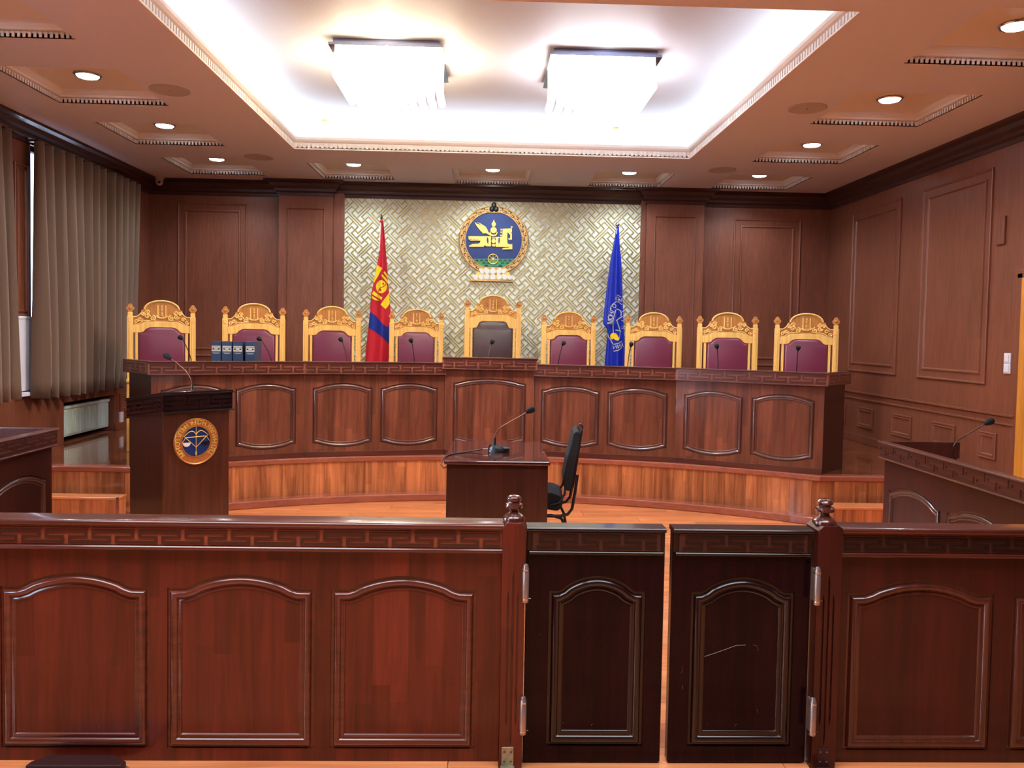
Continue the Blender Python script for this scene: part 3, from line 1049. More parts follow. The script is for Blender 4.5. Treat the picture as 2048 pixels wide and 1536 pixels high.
def low_partition(label, x0, x1, centres, pw, matf, matm, matr, ridge, groove, ztop=.905):
    t = thing('low_partition', label, 'partition', (x0, YP, 0))
    L = x1 - x0
    zb = .805
    outl = [arch_outline(c - x0 - pw / 2, c - x0 + pw / 2, .048, .648, .052, .062) for c in centres]
    q = MB(); q.prism([(0, 0.001), (L, 0.001), (L, zb), (0, zb)], 0, .03, holes=outl); q.build('frame', matf, t)
    for o_ in outl: panel_part(t, o_, matf, matm, 1.05)
    q = MB(); q.box(0, L, .031, .045, 0.001, zb); q.build('back_board', matf, t)
    q = MB()
    rail_profile(q, 0, L, halfround(-.045, .06, ztop - .022, ztop, 8))
    rail_profile(q, 0, L, [(-.034, ztop - .022), (.07, ztop - .022), (.07, ztop - .032), (-.026, ztop - .032)])
    q.build('top_rail', matr, t, smooth=True)
    q = MB()
    rail_profile(q, 0, L, halfround(-.036, .03, zb - .012, zb + .006, 6))
    rail_profile(q, 0, L, [(-.026, zb + .006), (.06, zb + .006), (.06, ztop - .03), (-.020, ztop - .03)])
    q.build('fret_backing', matr, t, smooth=False)
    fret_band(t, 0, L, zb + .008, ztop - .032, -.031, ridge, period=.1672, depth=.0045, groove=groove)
    return t


low_partition('long reddish-brown panelled partition left of the gates, nearest the camera', -2.42, .072, [-2.09, -1.491, -.889, -.292], .537,
              'bar', 'bar_rail', 'bar_rail', 'fret_ridge', 'fret_bar')
low_partition('darker red-brown panelled partition right of the gates', 1.325, 2.62, [1.652, 2.285], .56, 'bar_r', 'bar_rm', 'bar_dark', 'gate_rail', 'fret_ridge')


def gate_post(label, x0, x1, mat):
    t = thing('gate_post', label, 'post', ((x0 + x1) / 2, YP, 0))
    w = (x1 - x0) / 2
    q = MB()
    # shaft with three pointed flutes cut in the face
    fl = []
    for cx, z0, z1 in ((-w * .42, .165, .66), (0, .09, .735), (w * .42, .165, .66)):
        r = w * .085
        fl.append([(cx, z0), (cx + r, z0 + .03), (cx + r, z1 - .03), (cx, z1), (cx - r, z1 - .03), (cx - r, z0 + .03)])
    q.prism([(-w, 0.001), (w, 0.001), (w, .895), (w * .6, .912), (-w * .6, .912), (-w, .895)], -.05, -.042, holes=fl)
    q.prism([(-w, 0.001), (w, 0.001), (w, .895), (w * .6, .912), (-w * .6, .912), (-w, .895)], -.042, .07)
    q.build('shaft', mat, t, bevel=.0015)
    q = MB()
    q.lathe([(w * .98, 0), (w * 1.0, .008), (w * .93, .014), (w * .80, .020), (w * .5, .028), (w * .36, .036), (w * .42, .041), (w * .72, .046), (w * .80, .054),
             (w * .74, .061), (w * .5, .066), (w * .48, .069), (w * .62, .074), (w * .66, .081), (w * .58, .088), (w * .40, .092), (w * .1, .0925)], (0, .01, .911), 24)
    q.build('finial', 'bar_rm', t, smooth=True)
    return t


pa = gate_post('left gate post with turned finial, beside the long partition', .068, .152, 'bar')
pb = gate_post('right gate post with turned finial, metal foot bracket at its base', 1.232, 1.322, 'bar_r')


def bracket(t, x, mat, bolt):
    q = MB(); q.box(x - .022, x + .022, -.054, -.050, .012, .082)
    q.box(x - .026, x + .026, -.13, -.050, .001, .012)
    o = q.build('floor_bracket', mat, t, bevel=.002)
    q = MB()
    for dx in (-.012, .012):
        for z in (.03, .066): q.ball((x + dx, -.055, z), .0045, 1, .5, 1, 8, 5)
    q.ball((x, -.10, .013), .006, 1, 1, .6, 8, 5)
    q.build('screw', 'steel', o, smooth=True)


bracket(pa, -.01, 'brass', True)
bracket(pb, .0, 'darkm', False)


def swing_gate(label, x0, x1, hinge_side):
    t = thing('swing_gate', label, 'gate', (x0, YP + .0, 0))
    L = x1 - x0; H = .893; zb = .80
    o_ = arch_outline(.086, L - .068, .068, .652, .058, .035)
    if hinge_side > 0: o_ = arch_outline(.075, L - .058, .068, .652, .058, .035)
    q = MB(); q.prism([(0, 0.006), (L, 0.006), (L, H - .012), (0, H - .012)], -.012, .03, holes=[o_]); q.build('frame', 'gate', t, bevel=.002)
    pr = MB()
    f = MB(); prof = [(a, c_ - .012) for a, c_ in scaled_mould(1.1)]
    f.ring(o_, [prof[-1], (prof[-1][0] + .0005, prof[-1][1])], fill=True); pf = f.build('panel', 'gate', t)
    f = MB(); f.ring(o_, prof, fill=False); f.build('moulding', 'gate_rail', pf, smooth=True, ang=50)
    q = MB(); q.box(.004, L - .004, .031, .036, .01, H - .02); q.build('back_board', 'gate', t)
    q = MB()
    rail_profile(q, 0, L, halfround(-.034, .05, H - .016, H, 6))
    rail_profile(q, .01, L - .008, halfround(-.028, .0, zb - .010, zb + .004, 6))
    q.box(.002, L - .002, -.0185, .03, zb + .004, H - .016)
    q.build('top_rail', 'gate_rail', t)
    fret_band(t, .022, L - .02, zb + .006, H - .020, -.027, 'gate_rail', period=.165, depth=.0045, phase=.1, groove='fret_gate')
    hx = -.004 if hinge_side < 0 else L + .006
    for z in (.13, .62):
        q = MB(); q.lathe([(.004, 0), (.010, .004), (.0125, .006), (.0125, .128), (.010, .131), (.010, .139), (.007, .145), (.002, .146)], (hx, -.060, z), 16)
        q.box(hx - .004, hx + .004, -.056, -.012, z + .01, z + .13)
        hg = q.build('hinge', 'hinge', t, smooth=True)
        q = MB()
        for zz_ in (z + .014, z + .120): q.lathe([(.0135, 0), (.0135, .006)], (hx, -.060, zz_), 16)
        q.tube([(hx + .01, -.062, z + .02), (hx + .020, -.062, z + .02)], .0018, 6)
        q.build('hinge_collar', 'chrome', hg, smooth=True)
    return t


swing_gate('left swing gate of dark lacquered wood, hinged to the left post', .158, .672, -1)
gr_ = swing_gate('right swing gate of dark scratched wood, hinged to the right post', .700, 1.222, 1)

q = MB()
for pts in ([(.17, .42), (.21, .435), (.25, .45), (.285, .452)], [(.315, .452), (.328, .45), (.334, .432)], [(.10, .395), (.14, .41), (.17, .42)], [(.05, .30), (.053, .285)],
            [(.045, .345), (.05, .36), (.046, .372)], [(.335, .21), (.338, .195)]):
    q.tube([(x, -.0085 if .09 < x < .33 else -.0125, z) for x, z in pts], .0005, 4)
q.build('scratch', 'fret_hi', gr_)

# scuffed block on the floor at the foot of the partition
t = thing('floor_block', 'scuffed dark block with chamfered corners on the floor at the bottom left', 'block', (-1.44, 2.86, 0))
oc = [(-.19, -.14), (.19, -.14), (.19, .02), (.12, .075), (-.13, .075), (-.19, .02)]
q = MB(); q.prism(oc, .001, .022, plane='XY'); q.build('base', 'scuff', t, bevel=.004)
oc = [(-.17, .0), (.165, .0), (.17, .03), (.11, .075), (-.12, .075), (-.165, .03)]
q = MB(); q.prism([(a, c - .002) for a, c in oc], .022, .042, plane='XY'); q.build('top_plate', 'darkm', t, bevel=.004)

# =================================================================== WITNESS TABLE
t = thing('witness_table', 'dark glossy wooden table in the middle, holding the black microphone', 'table', (.08, 5.38, 0))
q = MB(); q.box(-.355, .355, 0, 1.0, .722, .75); q.build('table_top', 'desk_top', t, bevel=.007)
q = MB(); q.box(-.34, .345, .05, .07, 0, .722); q.build('front_panel', 'desk', t, bevel=.002)
q = MB(); q.box(-.34, -.32, .07, .97, 0, .722); q.build('side_panel', 'desk', t)
q = MB(); q.box(-.34, .345, .95, .97, 0, .722); q.build('back_panel', 'desk', t)


# ---- microphones
def mic(label, loc, pts, head_dir, hr=.013, hl=.05, r=.004, base='stub', rz=0.0, group=None, neck='steel'):
    hr *= 1.28; hl *= 1.18
    t = thing('gooseneck_microphone', label, 'microphone', loc, rz, group)
    if base == 'disc':
        q = MB()
        n = 28; prof = []
        for i in range(n):
            a = 2 * pi * i / n
            prof.append((.078 * cos(a), .055 * sin(a)))
        vs = [(x, y, 0.001) for x, y in prof] + [(x, y, .030) for x, y in prof] + [(x * .82, y * .85, .046 - x * .13) for x, y in prof]
        fs = [tuple(range(n)), tuple(range(2 * n, 3 * n))]
        for k in range(2):
            for i in range(n):
                j = (i + 1) % n
                fs.append((k * n + i, k * n + j, k * n + n + j, k * n + n + i))
        q.add(vs, fs); bo = q.build('base', 'black', t, smooth=True, ang=35)
        q = MB(); q.box(.0, .045, -.018, .012, .0405, .0425); q.build('button_panel', 'navy', bo)
        q = MB(); q.box(-.07, -.055, -.052, -.034, .010, .016); q.build('indicator', 'switch', bo)
    else:
        q = MB(); q.lathe([(.014, 0.0), (.014, .008), (.008, .014), (.006, .05), (.004, .055)], (0, 0, 0), 10)
        q.build('base', 'black', t, smooth=True)
    q = MB(); q.tube(pts, r, 8); q.build('gooseneck', neck, t, smooth=True)
    if base == 'disc':
        q = MB(); q.tube([Vector(pts[0]), Vector(pts[0]) + Vector((0, 0, .075))], [.0105, .0075], 12); q.build('collar', 'black', t, smooth=True)
    e = Vector(pts[-1]); d = Vector(head_dir).normalized()
    k = 8; P_ = []; R_l = []
    for i in range(k + 1):
        u = i / k
        P_.append(e + d * (hl * u)); R_l.append(max(hr * (.45 + .55 * min(1, u * 2.2)) * sqrt(max(0.02, 1 - max(0, (u - .72) / .29) ** 2)), .001))
    q = MB(); q.tube(P_, R_l, 12); q.build('foam_head', 'foam', t, smooth=True, ang=80)
    return t


m = mic('black gooseneck microphone on a disc base on the witness table', (.095, 5.80, .75),
        [(-.03, 0, .03), (-.03, 0, .09), (-.025, 0, .13), (-.005, 0, .165), (.03, 0, .19), (.08, 0, .22), (.14, 0, .255), (.19, 0, .287)],
        (.8, 0, .42), hr=.018, hl=.062, r=.0042, base='disc')
q = MB(); q.tube([(-.078, -.01, .022), (-.115, -.01, .020)], .006, 10); q.build('plug', 'chrome', m, smooth=True)
q = MB(); q.tube([(-.115, -.01, .020), (-.16, -.02, .012), (-.23, -.06, .005), (-.30, -.12, .004), (-.345, -.20, .005), (-.368, -.28, .004), (-.385, -.36, -.006), (-.39, -.41, -.03), (-.372, -.432, -.05), (-.35, -.436, -.04)], .005, 8)
q.build('cable', 'cable', m, smooth=True)

# =================================================================== BLACK VISITOR CHAIR
t = thing('visitor_chair', 'black padded tubular-frame chair at the right side of the witness table', 'chair', (.435, 5.95, 0))
# local: faces +Y?  built facing -X in world terms through explicit coordinates
t.rotation_euler = (0, 0, radians(-4))
q = MB()
# seat cushion (rounded slab)
sp = []
for (x, z) in ((-.22, .40), (-.24, .43), (-.22, .465), (-.1, .475), (.06, .47), (.12, .45), (.14, .41), (.13, .36), (.10, .34), (-.18, .375)):
    sp.append((x, z))
q.prism(sp, -.21, .21); q.build('seat', 'black_f', t, bevel=.015)
q = MB()
bp_ = [(.145, .51), (.135, .56), (.16, .70), (.188, .82), (.205, .895), (.222, .915), (.245, .91), (.256, .88), (.245, .80), (.222, .66), (.205, .53), (.195, .487), (.17, .48)]
q.prism(bp_, -.20, .20); q.build('backrest', 'black_f', t, bevel=.018)
q = MB(); q.prism([(.215, .50), (.262, .84), (.272, .92), (.262, .935), (.25, .90), (.207, .52)], -.19, .19); q.build('back_shell', 'black', t, bevel=.004)
q = MB(); q.prism([(.262, .86), (.283, .925), (.272, .955), (.25, .965), (.262, .94)], -.10, .10); q.build('top_handle', 'chrome', t, bevel=.003)
for sy in (-1, 1):
    y = .215 * sy
    q = MB(); q.tube([(.24, y * .85, .60), (.225, y * .95, .48), (.205, y, .36), (.175, y, .32), (.11, y, .305), (-.15, y, .30)], .011, 10)
    q.tube([(.155, y * .85, .53), (.15, y * .92, .46), (.11, y, .40), (.05, y, .385)], .009, 10)
    q.build('back_tube', 'black', t, smooth=True)
    q = MB(); q.tube([(-.22, y, .012), (-.20, y, .26), (-.17, y, .30), (.06, y, .31), (.13, y, .29), (.16, y, .23), (.20, y, .012)], .011, 10)
    q.build('leg_frame', 'black', t, smooth=True)
    for x in (-.22, .20):
        q = MB(); q.lathe([(.014, 0), (.014, .02), (.012, .022)], (x, y, 0.001), 10); q.build('foot_cap', 'black', t)

# =================================================================== LECTERN
ang = atan2(.731, .682)
t = thing('lectern', 'tall dark wooden lectern on the left bearing a round gold and blue emblem', 'lectern', (-2.256, 5.70, 0), ang)
PWD, PDP = .537, .587
slope = (1.144 - 1.065) / PDP


def lz(y, z): return z - slope * y


def tilt_box(q, x0, x1, y0, y1, z0, z1, zflat=False):
    q.add([(x0, y0, z0 if zflat else lz(y0, z0)), (x1, y0, z0 if zflat else lz(y0, z0)), (x1, y1, z0 if zflat else lz(y1, z0)), (x0, y1, z0 if zflat else lz(y1, z0)),
           (x0, y0, lz(y0, z1)), (x1, y0, lz(y0, z1)), (x1, y1, lz(y1, z1)), (x0, y1, lz(y1, z1))],
          [(0, 3, 2, 1), (4, 5, 6, 7), (0, 1, 5, 4), (1, 2, 6, 5), (2, 3, 7, 6), (3, 0, 4, 7)])


q = MB(); tilt_box(q, .022, PWD - .022, .022, .05, 0, 1.01, True); q.build('front_panel', 'podium', t)
q = MB(); tilt_box(q, .022, .05, .05, PDP - .022, 0, 1.01, True); q.build('side_panel', 'side', t)
q = MB(); tilt_box(q, PWD - .05, PWD - .022, .05, PDP - .022, 0, 1.01, True); q.build('side_panel', 'side', t)
q = MB(); tilt_box(q, .05, PWD - .05, PDP - .2, PDP - .19, .0, .95, True); q.build('back_panel', 'side', t)
q = MB(); tilt_box(q, .004, PWD - .004, .004, PDP - .004, 1.00, 1.125)
tilt_box(q, -.006, PWD + .006, -.006, PDP + .004, 1.125, 1.135)
tilt_box(q, .0, PWD, .0, PDP, 1.135, 1.148)
tilt_box(q, -.006, PWD + .006, -.006, PDP, .996, 1.006)
q.build('rim', 'gate_rail', t, bevel=.002)
fret_band(t, 0.002, PWD - .002, 1.012, 1.120, -.002, 'gate_rail', period=.155, depth=.006, groove='fret_gate')
mt = Matrix(((1, 0, 0, 0), (0, 1, 0, 0), (0, -slope, 1, 0), (0, 0, 0, 1))) @ Matrix.Translation((-.002, 0, 0)) @ Matrix.Rotation(-pi / 2, 4, 'Z')
fret_band(t, -PDP + .004, -.004, 1.012, 1.120, 0, 'gate_rail', period=.155, depth=.006, groove='fret_gate', mat4=mt)
q = MB(); tilt_box(q, .03, PWD - .03, .03, PDP - .02, 1.148, 1.152); q.build('reading_surface', 'side', t)
lect = t
# lectern emblem
te = thing('round_emblem', 'round gold-rimmed blue emblem with bow and scales on the lectern front', 'emblem',
           (-2.256 + .682 * .253 + .731 * 0, 5.70 + .731 * .253, .783), ang)
te.location = Vector((-2.256, 5.70, .783)) + Vector((.682 * .253 + .731 * -.020, .731 * .253 + .682 * .020, 0)) * 1.0
ro, ri = .168, .108
n = 56
circ = lambda r, n=56, cx=0, cz=0: [(cx + r * cos(2 * pi * i / n), cz + r * sin(2 * pi * i / n)) for i in range(n)]
q = MB(); q.ring(circ(ro), [(0, .0), (0, -.016), (.004, -.021), (.009, -.016), (.012, -.011), (ro - ri - .006, -.011), (ro - ri - .004, -.017), (ro - ri, -.017), (ro - ri, -.006), (ro - ri + .001, -.006)], fill=False)
q.build('gold_ring', 'bronze', te, smooth=True)
q = MB(); q.ring(circ(ri + .002), [(0, -.002), (0, -.006)], fill=True); q.build('blue_field', 'blue', te)
# lettering around the ring
txt = 'МОНГОЛ УЛСЫН ҮНДСЭН ХУУЛИЙН ЦЭЦ'
q = MB(); rm = (ro + ri) / 2
a0, a1 = radians(218), radians(-38)
for i, ch in enumerate(txt):
    if ch == ' ': continue
    a = a0 + (a1 - a0) * i / (len(txt) - 1)
    vs, fs = text_mesh(ch, .046, .004)
    mt = Matrix.Translation((rm * cos(a), -.012, rm * sin(a))) @ Matrix.Rotation(-(a - pi / 2), 4, 'Y') @ Matrix.Rotation(pi / 2, 4, 'X')
    q.add([mt @ Vector(v) for v in vs], fs)
q.build('lettering', 'gold2', te, recalc=False)


def etube(q, pts, r=.0022, y=-.009):
    q.tube([(p[0], y, p[1]) for p in pts], r, 6)


q = MB()
k = ri / 1.0
etube(q, [(0, .98 * k), (0, -.95 * k)])
bow = []
for i in range(25):
    u = i / 24; x = (-.86 + 1.72 * u)
    z = .46 + .28 * sin(pi * min(1, abs(x) / .86) ** .8) - .10 * (abs(x) / .86) - (.0 if abs(x) > .05 else .03)
    bow.append((x * k, z * k))
etube(q, bow, .0028)
etube(q, [(-.80 * k, .30 * k), (.80 * k, .30 * k)], .003)
etube(q, [(-.74 * k, .30 * k), (0, -.40 * k), (.74 * k, .30 * k)], .0025)
for sx in (-1, 1):
    etube(q, [(.72 * k * sx, .30 * k), (.95 * k * sx, -.02 * k)], .0018); etube(q, [(.72 * k * sx, .30 * k), (.40 * k * sx, -.02 * k)], .0018)
q.prism([(-.035 * k, -.95 * k), (.035 * k, -.95 * k), (.05 * k, -.72 * k), (0, -.62 * k), (-.05 * k, -.72 * k)], -.011, -.006)
q.build('bow_and_scales', 'gold2', te, smooth=True)
for sx, mt_ in ((-1, 'white'), (1, 'black')):
    c = .66 * k * sx
    pts_ = [(c + .27 * k * cos(pi + pi * i / 14), -.04 * k + .27 * k * sin(pi + pi * i / 14)) for i in range(15)]
    q = MB(); q.prism(pts_, -.011, -.006); q.build('scale_pan', mt_, te)

mic('microphone with long arm leaning left over the lectern', (-2.155, 5.985, 1.135),
    [(0, 0, .02), (0, 0, .06), (-.012, 0, .10), (-.045, 0, .15), (-.10, 0, .20), (-.15, 0, .235)], (-.7, 0, .5), hr=.017, hl=.058, r=.0035)

# =================================================================== SIDE DESKS
def side_desk(label, x_front, y_far, y_near, sgn):
    """long counsel desk beside the court: front faces the room axis; sgn=+1 right side"""
    t = thing('counsel_desk', label, 'desk', (x_front, y_far, 0), -pi / 2 if sgn > 0 else pi / 2)
    # local x runs from the far end towards the camera for the right desk; local -Y points to the axis
    L = y_far - y_near
    if sgn > 0: X0, X1 = 0, L
    else: X0, X1 = -L, 0
    H = .92; zb = .81
    n = 3; stile = .07
    pw = (L - .02 - stile * (n + 1)) / n
    outl = []
    for i in range(n):
        a = X0 + .01 + stile + i * (pw + stile)
        outl.append(arch_outline(a, a + pw, .10, .60, .06, .03))
    q = MB(); q.prism([(X0 + .01, 0.001), (X1 - .01, 0.001), (X1 - .01, zb), (X0 + .01, zb)], .045, .075, holes=outl)
    q.build('front_frame', 'side', t)
    for o_ in outl:
        prof = [(a, c_ + .045) for a, c_ in scaled_mould(1.0)]
        f = MB(); f.ring(o_, [prof[-1], (prof[-1][0] + .0005, prof[-1][1])], fill=True); pf = f.build('panel', 'side', t)
        f = MB(); f.ring(o_, prof, fill=False); f.build('moulding', 'mould_dark', pf, smooth=True, ang=50)
    q = MB()
    rail_profile(q, X0 - .01, X1 + .01, halfround(-.004, .05, H - .014, H, 6))
    rail_profile(q, X0, X1, halfround(.0, .05, zb - .008, zb + .006, 4))
    q.box(X0, X1, .012, .05, zb + .006, H - .014)
    q.build('rim', 'bench_rail', t)
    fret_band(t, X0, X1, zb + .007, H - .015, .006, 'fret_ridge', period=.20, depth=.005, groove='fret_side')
    xe = (X0, X0 + .03) if sgn > 0 else (X1 - .03, X1)
    q = MB(); q.box(xe[0], xe[1], .05, .55, zb, H); q.build('end_rim', 'bench_rail', t, bevel=.003)
    q = MB(); q.box(xe[0] + .004, xe[1] - .0, .075, .53, 0.001, zb); q.build('end_panel', 'side', t)
    xo = (X1 - .03, X1) if sgn > 0 else (X0, X0 + .03)
    q = MB(); q.box(xo[0], xo[1], .075, .53, 0.001, zb); q.build('end_panel', 'side', t)
    q = MB(); q.box(X0 + .03, X1 - .03, .05, .55, .74, .765); q.build('worktop', 'side', t)
    return t


side_desk('long dark side desk at the right edge, in front of the yellow door', 2.67, 5.41, 3.25, 1)
side_desk('dark side desk at the left edge, in front of the curtains', -2.84, 5.46, 3.30, -1)
mic('microphone with long arm leaning right over the right-hand side desk', (3.16, 5.36, .765),
    [(0, 0, .02), (0, 0, .10), (.003, 0, .135), (.03, 0, .17), (.10, 0, .215), (.21, 0, .285)], (.85, 0, .42), hr=.018, hl=.06, r=.0035, neck='black')

# =================================================================== JUDGES' CHAIRS
def scroll(q, cx, cz, r0, turns, hand, y, r=.007, start=0.0):
    r *= 1.25; y -= .002
    pts = []; n = int(14 * turns) + 4
    for i in range(n):
        u = i / (n - 1); a = start + hand * u * turns * 2 * pi; rr = r0 * (1 - .8 * u)
        pts.append((cx + rr * cos(a), y, cz + rr * sin(a)))
    q.tube(pts, [r * (1 - .35 * i / (n - 1)) for i in range(n)], 6)


def judge_chair(name, label, W=.64, H=1.46, leather='leather', notch=False, group=None):
    t = thing(name, label, 'chair', (0, 0, 0), 0, group)
    k = W / .64; hk = H
    hp = W / 2 - .029 * k                                   # post centre
    pwid = .028 * k
    zt = H - .165 * (1.15 if notch else 1)                  # top of the square post
    dz = H - 1.46
    for sx in (-1, 1):
        q = MB()
        q.box(sx * hp - pwid, sx * hp + pwid, -.03, .03, 0, zt)
        q.box(sx * hp - pwid * .8, sx * hp + pwid * .8, -.024, .024, zt, zt + .04)
        q.box(sx * hp - pwid * .35, sx * hp + pwid * .35, -.036, -.03, .75, zt - .07)
        q.box(sx * hp - pwid * .6, sx * hp + pwid * .6, -.035, -.03, zt - .06, zt - .015)
        post = q.build('post', 'pine', t, bevel=.004)
        q = MB(); zc = zt + .04
        # three-lobed flat finial
        lob = [(-.018, 0), (.018, 0), (.022, .010), (.040, .028), (.040, .044), (.026, .056), (.020, .072), (.008, .084), (-.008, .084), (-.020, .072), (-.026, .056), (-.040, .044), (-.040, .028), (-.022, .010)]
        q.prism([(sx * hp + a * k * .93, zc + c) for a, c in lob], -.018, .018)
        q.ball((sx * hp, -.018, zc + .042), .017, 1, .5, 1, 10, 6)
        q.build('finial', 'pine_dark', post, bevel=.003)
    inner = hp - pwid
    # top rail with ogee underside
    lw = (.216 if not notch else .226) * k                  # leather half width
    ztop = H - .215 * (1.0 if not notch else 1.07)           # top line of plain rail
    zl = H - .275 * (1.0 if not notch else 1.13)              # leather top centre
    zs = zl - .055 * (1.0 if not notch else 1.4)
    if notch:
        under = [(-inner, zs), (-lw + .03, zs), (-lw + .045, zs), (-.168 * k, zs + .03), (-.155 * k, zl - .015), (-.12 * k, zl), (.12 * k, zl), (.155 * k, zl - .015), (.168 * k, zs + .03), (lw - .045, zs), (lw - .03, zs), (inner, zs)]
    else:
        under = [(-inner, zs), (-lw + .02, zs), (-lw + .045, zs + .008), (-.150 * k, zl - .022), (-.125 * k, zl - .006), (-.10 * k, zl), (.10 * k, zl), (.125 * k, zl - .006), (.150 * k, zl - .022), (lw - .045, zs + .008), (lw - .02, zs), (inner, zs)]
    top = [(inner, ztop - .04), (inner - .05, ztop - .035), (.15 * k, ztop), (-.15 * k, ztop), (-inner + .05, ztop - .035), (-inner, ztop - .04)]
    q = MB(); q.prism(under + top, -.022, .022); q.build('top_rail', 'pine', t, bevel=.004)
    # crest, toned darker than its carving: relief shade put into the colour
    za = H - .105 * (1.1 if notch else 1)                     # where the arc springs
    zw = H - .165 * (1.1 if notch else 1)
    aw = .168 * k
    cr = [(-inner, ztop - .04), (-inner + .05, ztop - .035), (-.15 * k, ztop), (.15 * k, ztop), (inner - .05, ztop - .035), (inner, ztop - .04), (inner, zw), (inner - .03, zw), (inner - .055, zw + .018), (aw + .022, za - .018), (aw + .024, za), (aw, za + .012)]
    for i in range(1, 16):
        a = pi * i / 16
        cr.append((aw * cos(a), za + .012 + (H - za - .012) * sin(a)))
    cr += [(-aw, za + .012), (-aw - .024, za), (-aw - .022, za - .018), (-inner + .055, zw + .018), (-inner + .03, zw), (-inner, zw)]
    q = MB(); q.prism(cr, -.014, .018); crest = q.build('crest', 'pine_dark', t, bevel=.003)
    # raised rim of the arch and carving
    q = MB()
    rim = []
    for i in range(17):
        a = pi * i / 16; rim.append(((aw - .008) * cos(a), -.016, za + .010 + (H - za - .018) * sin(a)))
    q.tube(rim, .011, 6)
    y = -.018
    for sx in (-1, 1):
        q.tube([(sx * inner, y, zw - .006), (sx * (inner - .03), y, zw - .006), (sx * (inner - .058), y, zw + .014), (sx * (aw + .012), y, za - .012)], .007, 6)
        scroll(q, sx * .085 * k, ztop + .032, .028, 1.4, sx, y, .0075, pi / 2)
        scroll(q, sx * .135 * k, ztop + .048, .026, 1.3, -sx, y, .0075, 0)
        scroll(q, sx * .130 * k, ztop + .090, .022, 1.3, sx, y, .0065, pi)
        scroll(q, sx * .170 * k, ztop + .075, .020, 1.2, -sx, y, .0065, pi)
        scroll(q, sx * .200 * k, ztop + .020, .022, 1.2, sx, y, .0065, 0)
        scroll(q, sx * .235 * k, ztop - .005, .020, 1.2, -sx, y, .006, 0)
        for (bx, bz, br) in ((.085, .032, .008), (.135, .048, .008), (.13, .09, .007), (.17, .075, .007), (.2, .02, .007)):
            q.ball((sx * bx * k, y - .002, ztop + bz), br, 1, .7, 1, 8, 5)
        pts = [(sx * .055 * k, y, ztop + .01), (sx * .11 * k, y, ztop + .008), (sx * .16 * k, y, ztop + .006), (sx * .19 * k, y, ztop - .012), (sx * .22 * k, y, ztop - .035), (sx * (inner - .01), y, ztop - .03)]
        q.tube(pts, .006, 6)
    car = q.build('scroll_carving', 'pine', crest, smooth=True)
    # national symbol in the middle
    q = MB()
    hh = H - .03 - (ztop + .02)
    z0 = ztop + .055
    for sx in (-1, 1): q.box(sx * .036 * k - .006, sx * .036 * k + .006, y - .006, y + .004, z0, H - .05)
    q.prism([(-.014, z0), (.014, z0), (.010, z0 + .008), (-.010, z0 + .008)], y - .006, y + .004)
    q.ball((0, y, z0 + .022), .012, 1, .6, 1, 10, 6)
    q.prism([(-.013, z0 + .036), (.013, z0 + .036), (.0, z0 + .048)], y - .006, y + .004)
    q.ball((0, y, z0 + .062), .011, 1, .6, 1, 10, 6)
    q.prism([(-.013, z0 + .076), (.013, z0 + .076), (.013, z0 + .082), (-.013, z0 + .082)], y - .006, y + .004)
    q.prism([(-.010, z0 + .086), (.010, z0 + .086), (.006, z0 + .102), (0, z0 + .118), (-.006, z0 + .102)], y - .006, y + .004)
    cres = [(.055 * cos(pi + pi * i / 12) * k, z0 + .004 + .032 * sin(pi + pi * i / 12)) for i in range(13)] + [(.035 * cos(-pi * i / 8) * k, z0 + .004 + .014 * sin(-pi * i / 8)) for i in range(9)]
    q.prism(cres, y - .006, y + .004)
    q.build('carved_symbol', 'pine', crest, bevel=.001)
    if notch:
        q = MB()
        for i in range(-5, 6):
            if i == 0: continue
            a = radians(90 - i * 14)
            c0 = (0, ztop + .07)
            pts = [(c0[0] + r_ * cos(a) * 1.0, -.0155, c0[1] + r_ * sin(a) * .8 + .02 * (r_ / .14) ** 2) for r_ in (.05, .08, .11, .13)]
            q.tube(pts, .0025, 5)
        q.build('ray_carving', 'pine_dark', crest, smooth=True)
    # inner stiles
    for sx in (-1, 1):
        q = MB(); q.box(sx * (lw + .016) - .013, sx * (lw + .016) + .013, -.018, .018, .48, zs + .002); q.build('stile', 'pine', t, bevel=.003)
    # leather back
    lo = [(-lw, .50), (lw, .50)]
    und = [(p[0], p[1] - .001) for p in under if abs(p[0]) < lw - .001]
    shape = lo + [(lw, zs - .004)] + list(reversed(und)) + [(-lw, zs - .004)]
    q = MB(); q.ring(shape, [(0, .01), (0, -.012), (.005, -.026), (.013, -.036), (.024, -.041)], fill=True)
    q.add([], [])
    cu = q.build('back_cushion', leather, t, smooth=True, ang=60)
    # seat, apron, arms, front legs
    q = MB(); q.box(-inner + .02, inner - .02, -.50, -.035, .44, .52); q.build('seat_cushion', leather, t, bevel=.03)
    q = MB(); q.box(-inner - .01, inner + .01, -.51, -.02, .37, .44); q.build('seat_rail', 'pine', t, bevel=.004)
    for sx in (-1, 1):
        q = MB(); q.box(sx * (hp - .03) - .024, sx * (hp - .03) + .024, -.50, -.45, 0, .66); q.build('front_leg', 'pine', t, bevel=.005)
        q = MB(); q.box(sx * (hp - .03) - .026, sx * (hp - .03) + .026, -.52, -.03, .66, .695); q.build('armrest', 'pine', t, bevel=.008)
    q = MB(); q.box(-hp, hp, -.012, .012, .12, .16); q.build('stretcher', 'pine', t)
    return t


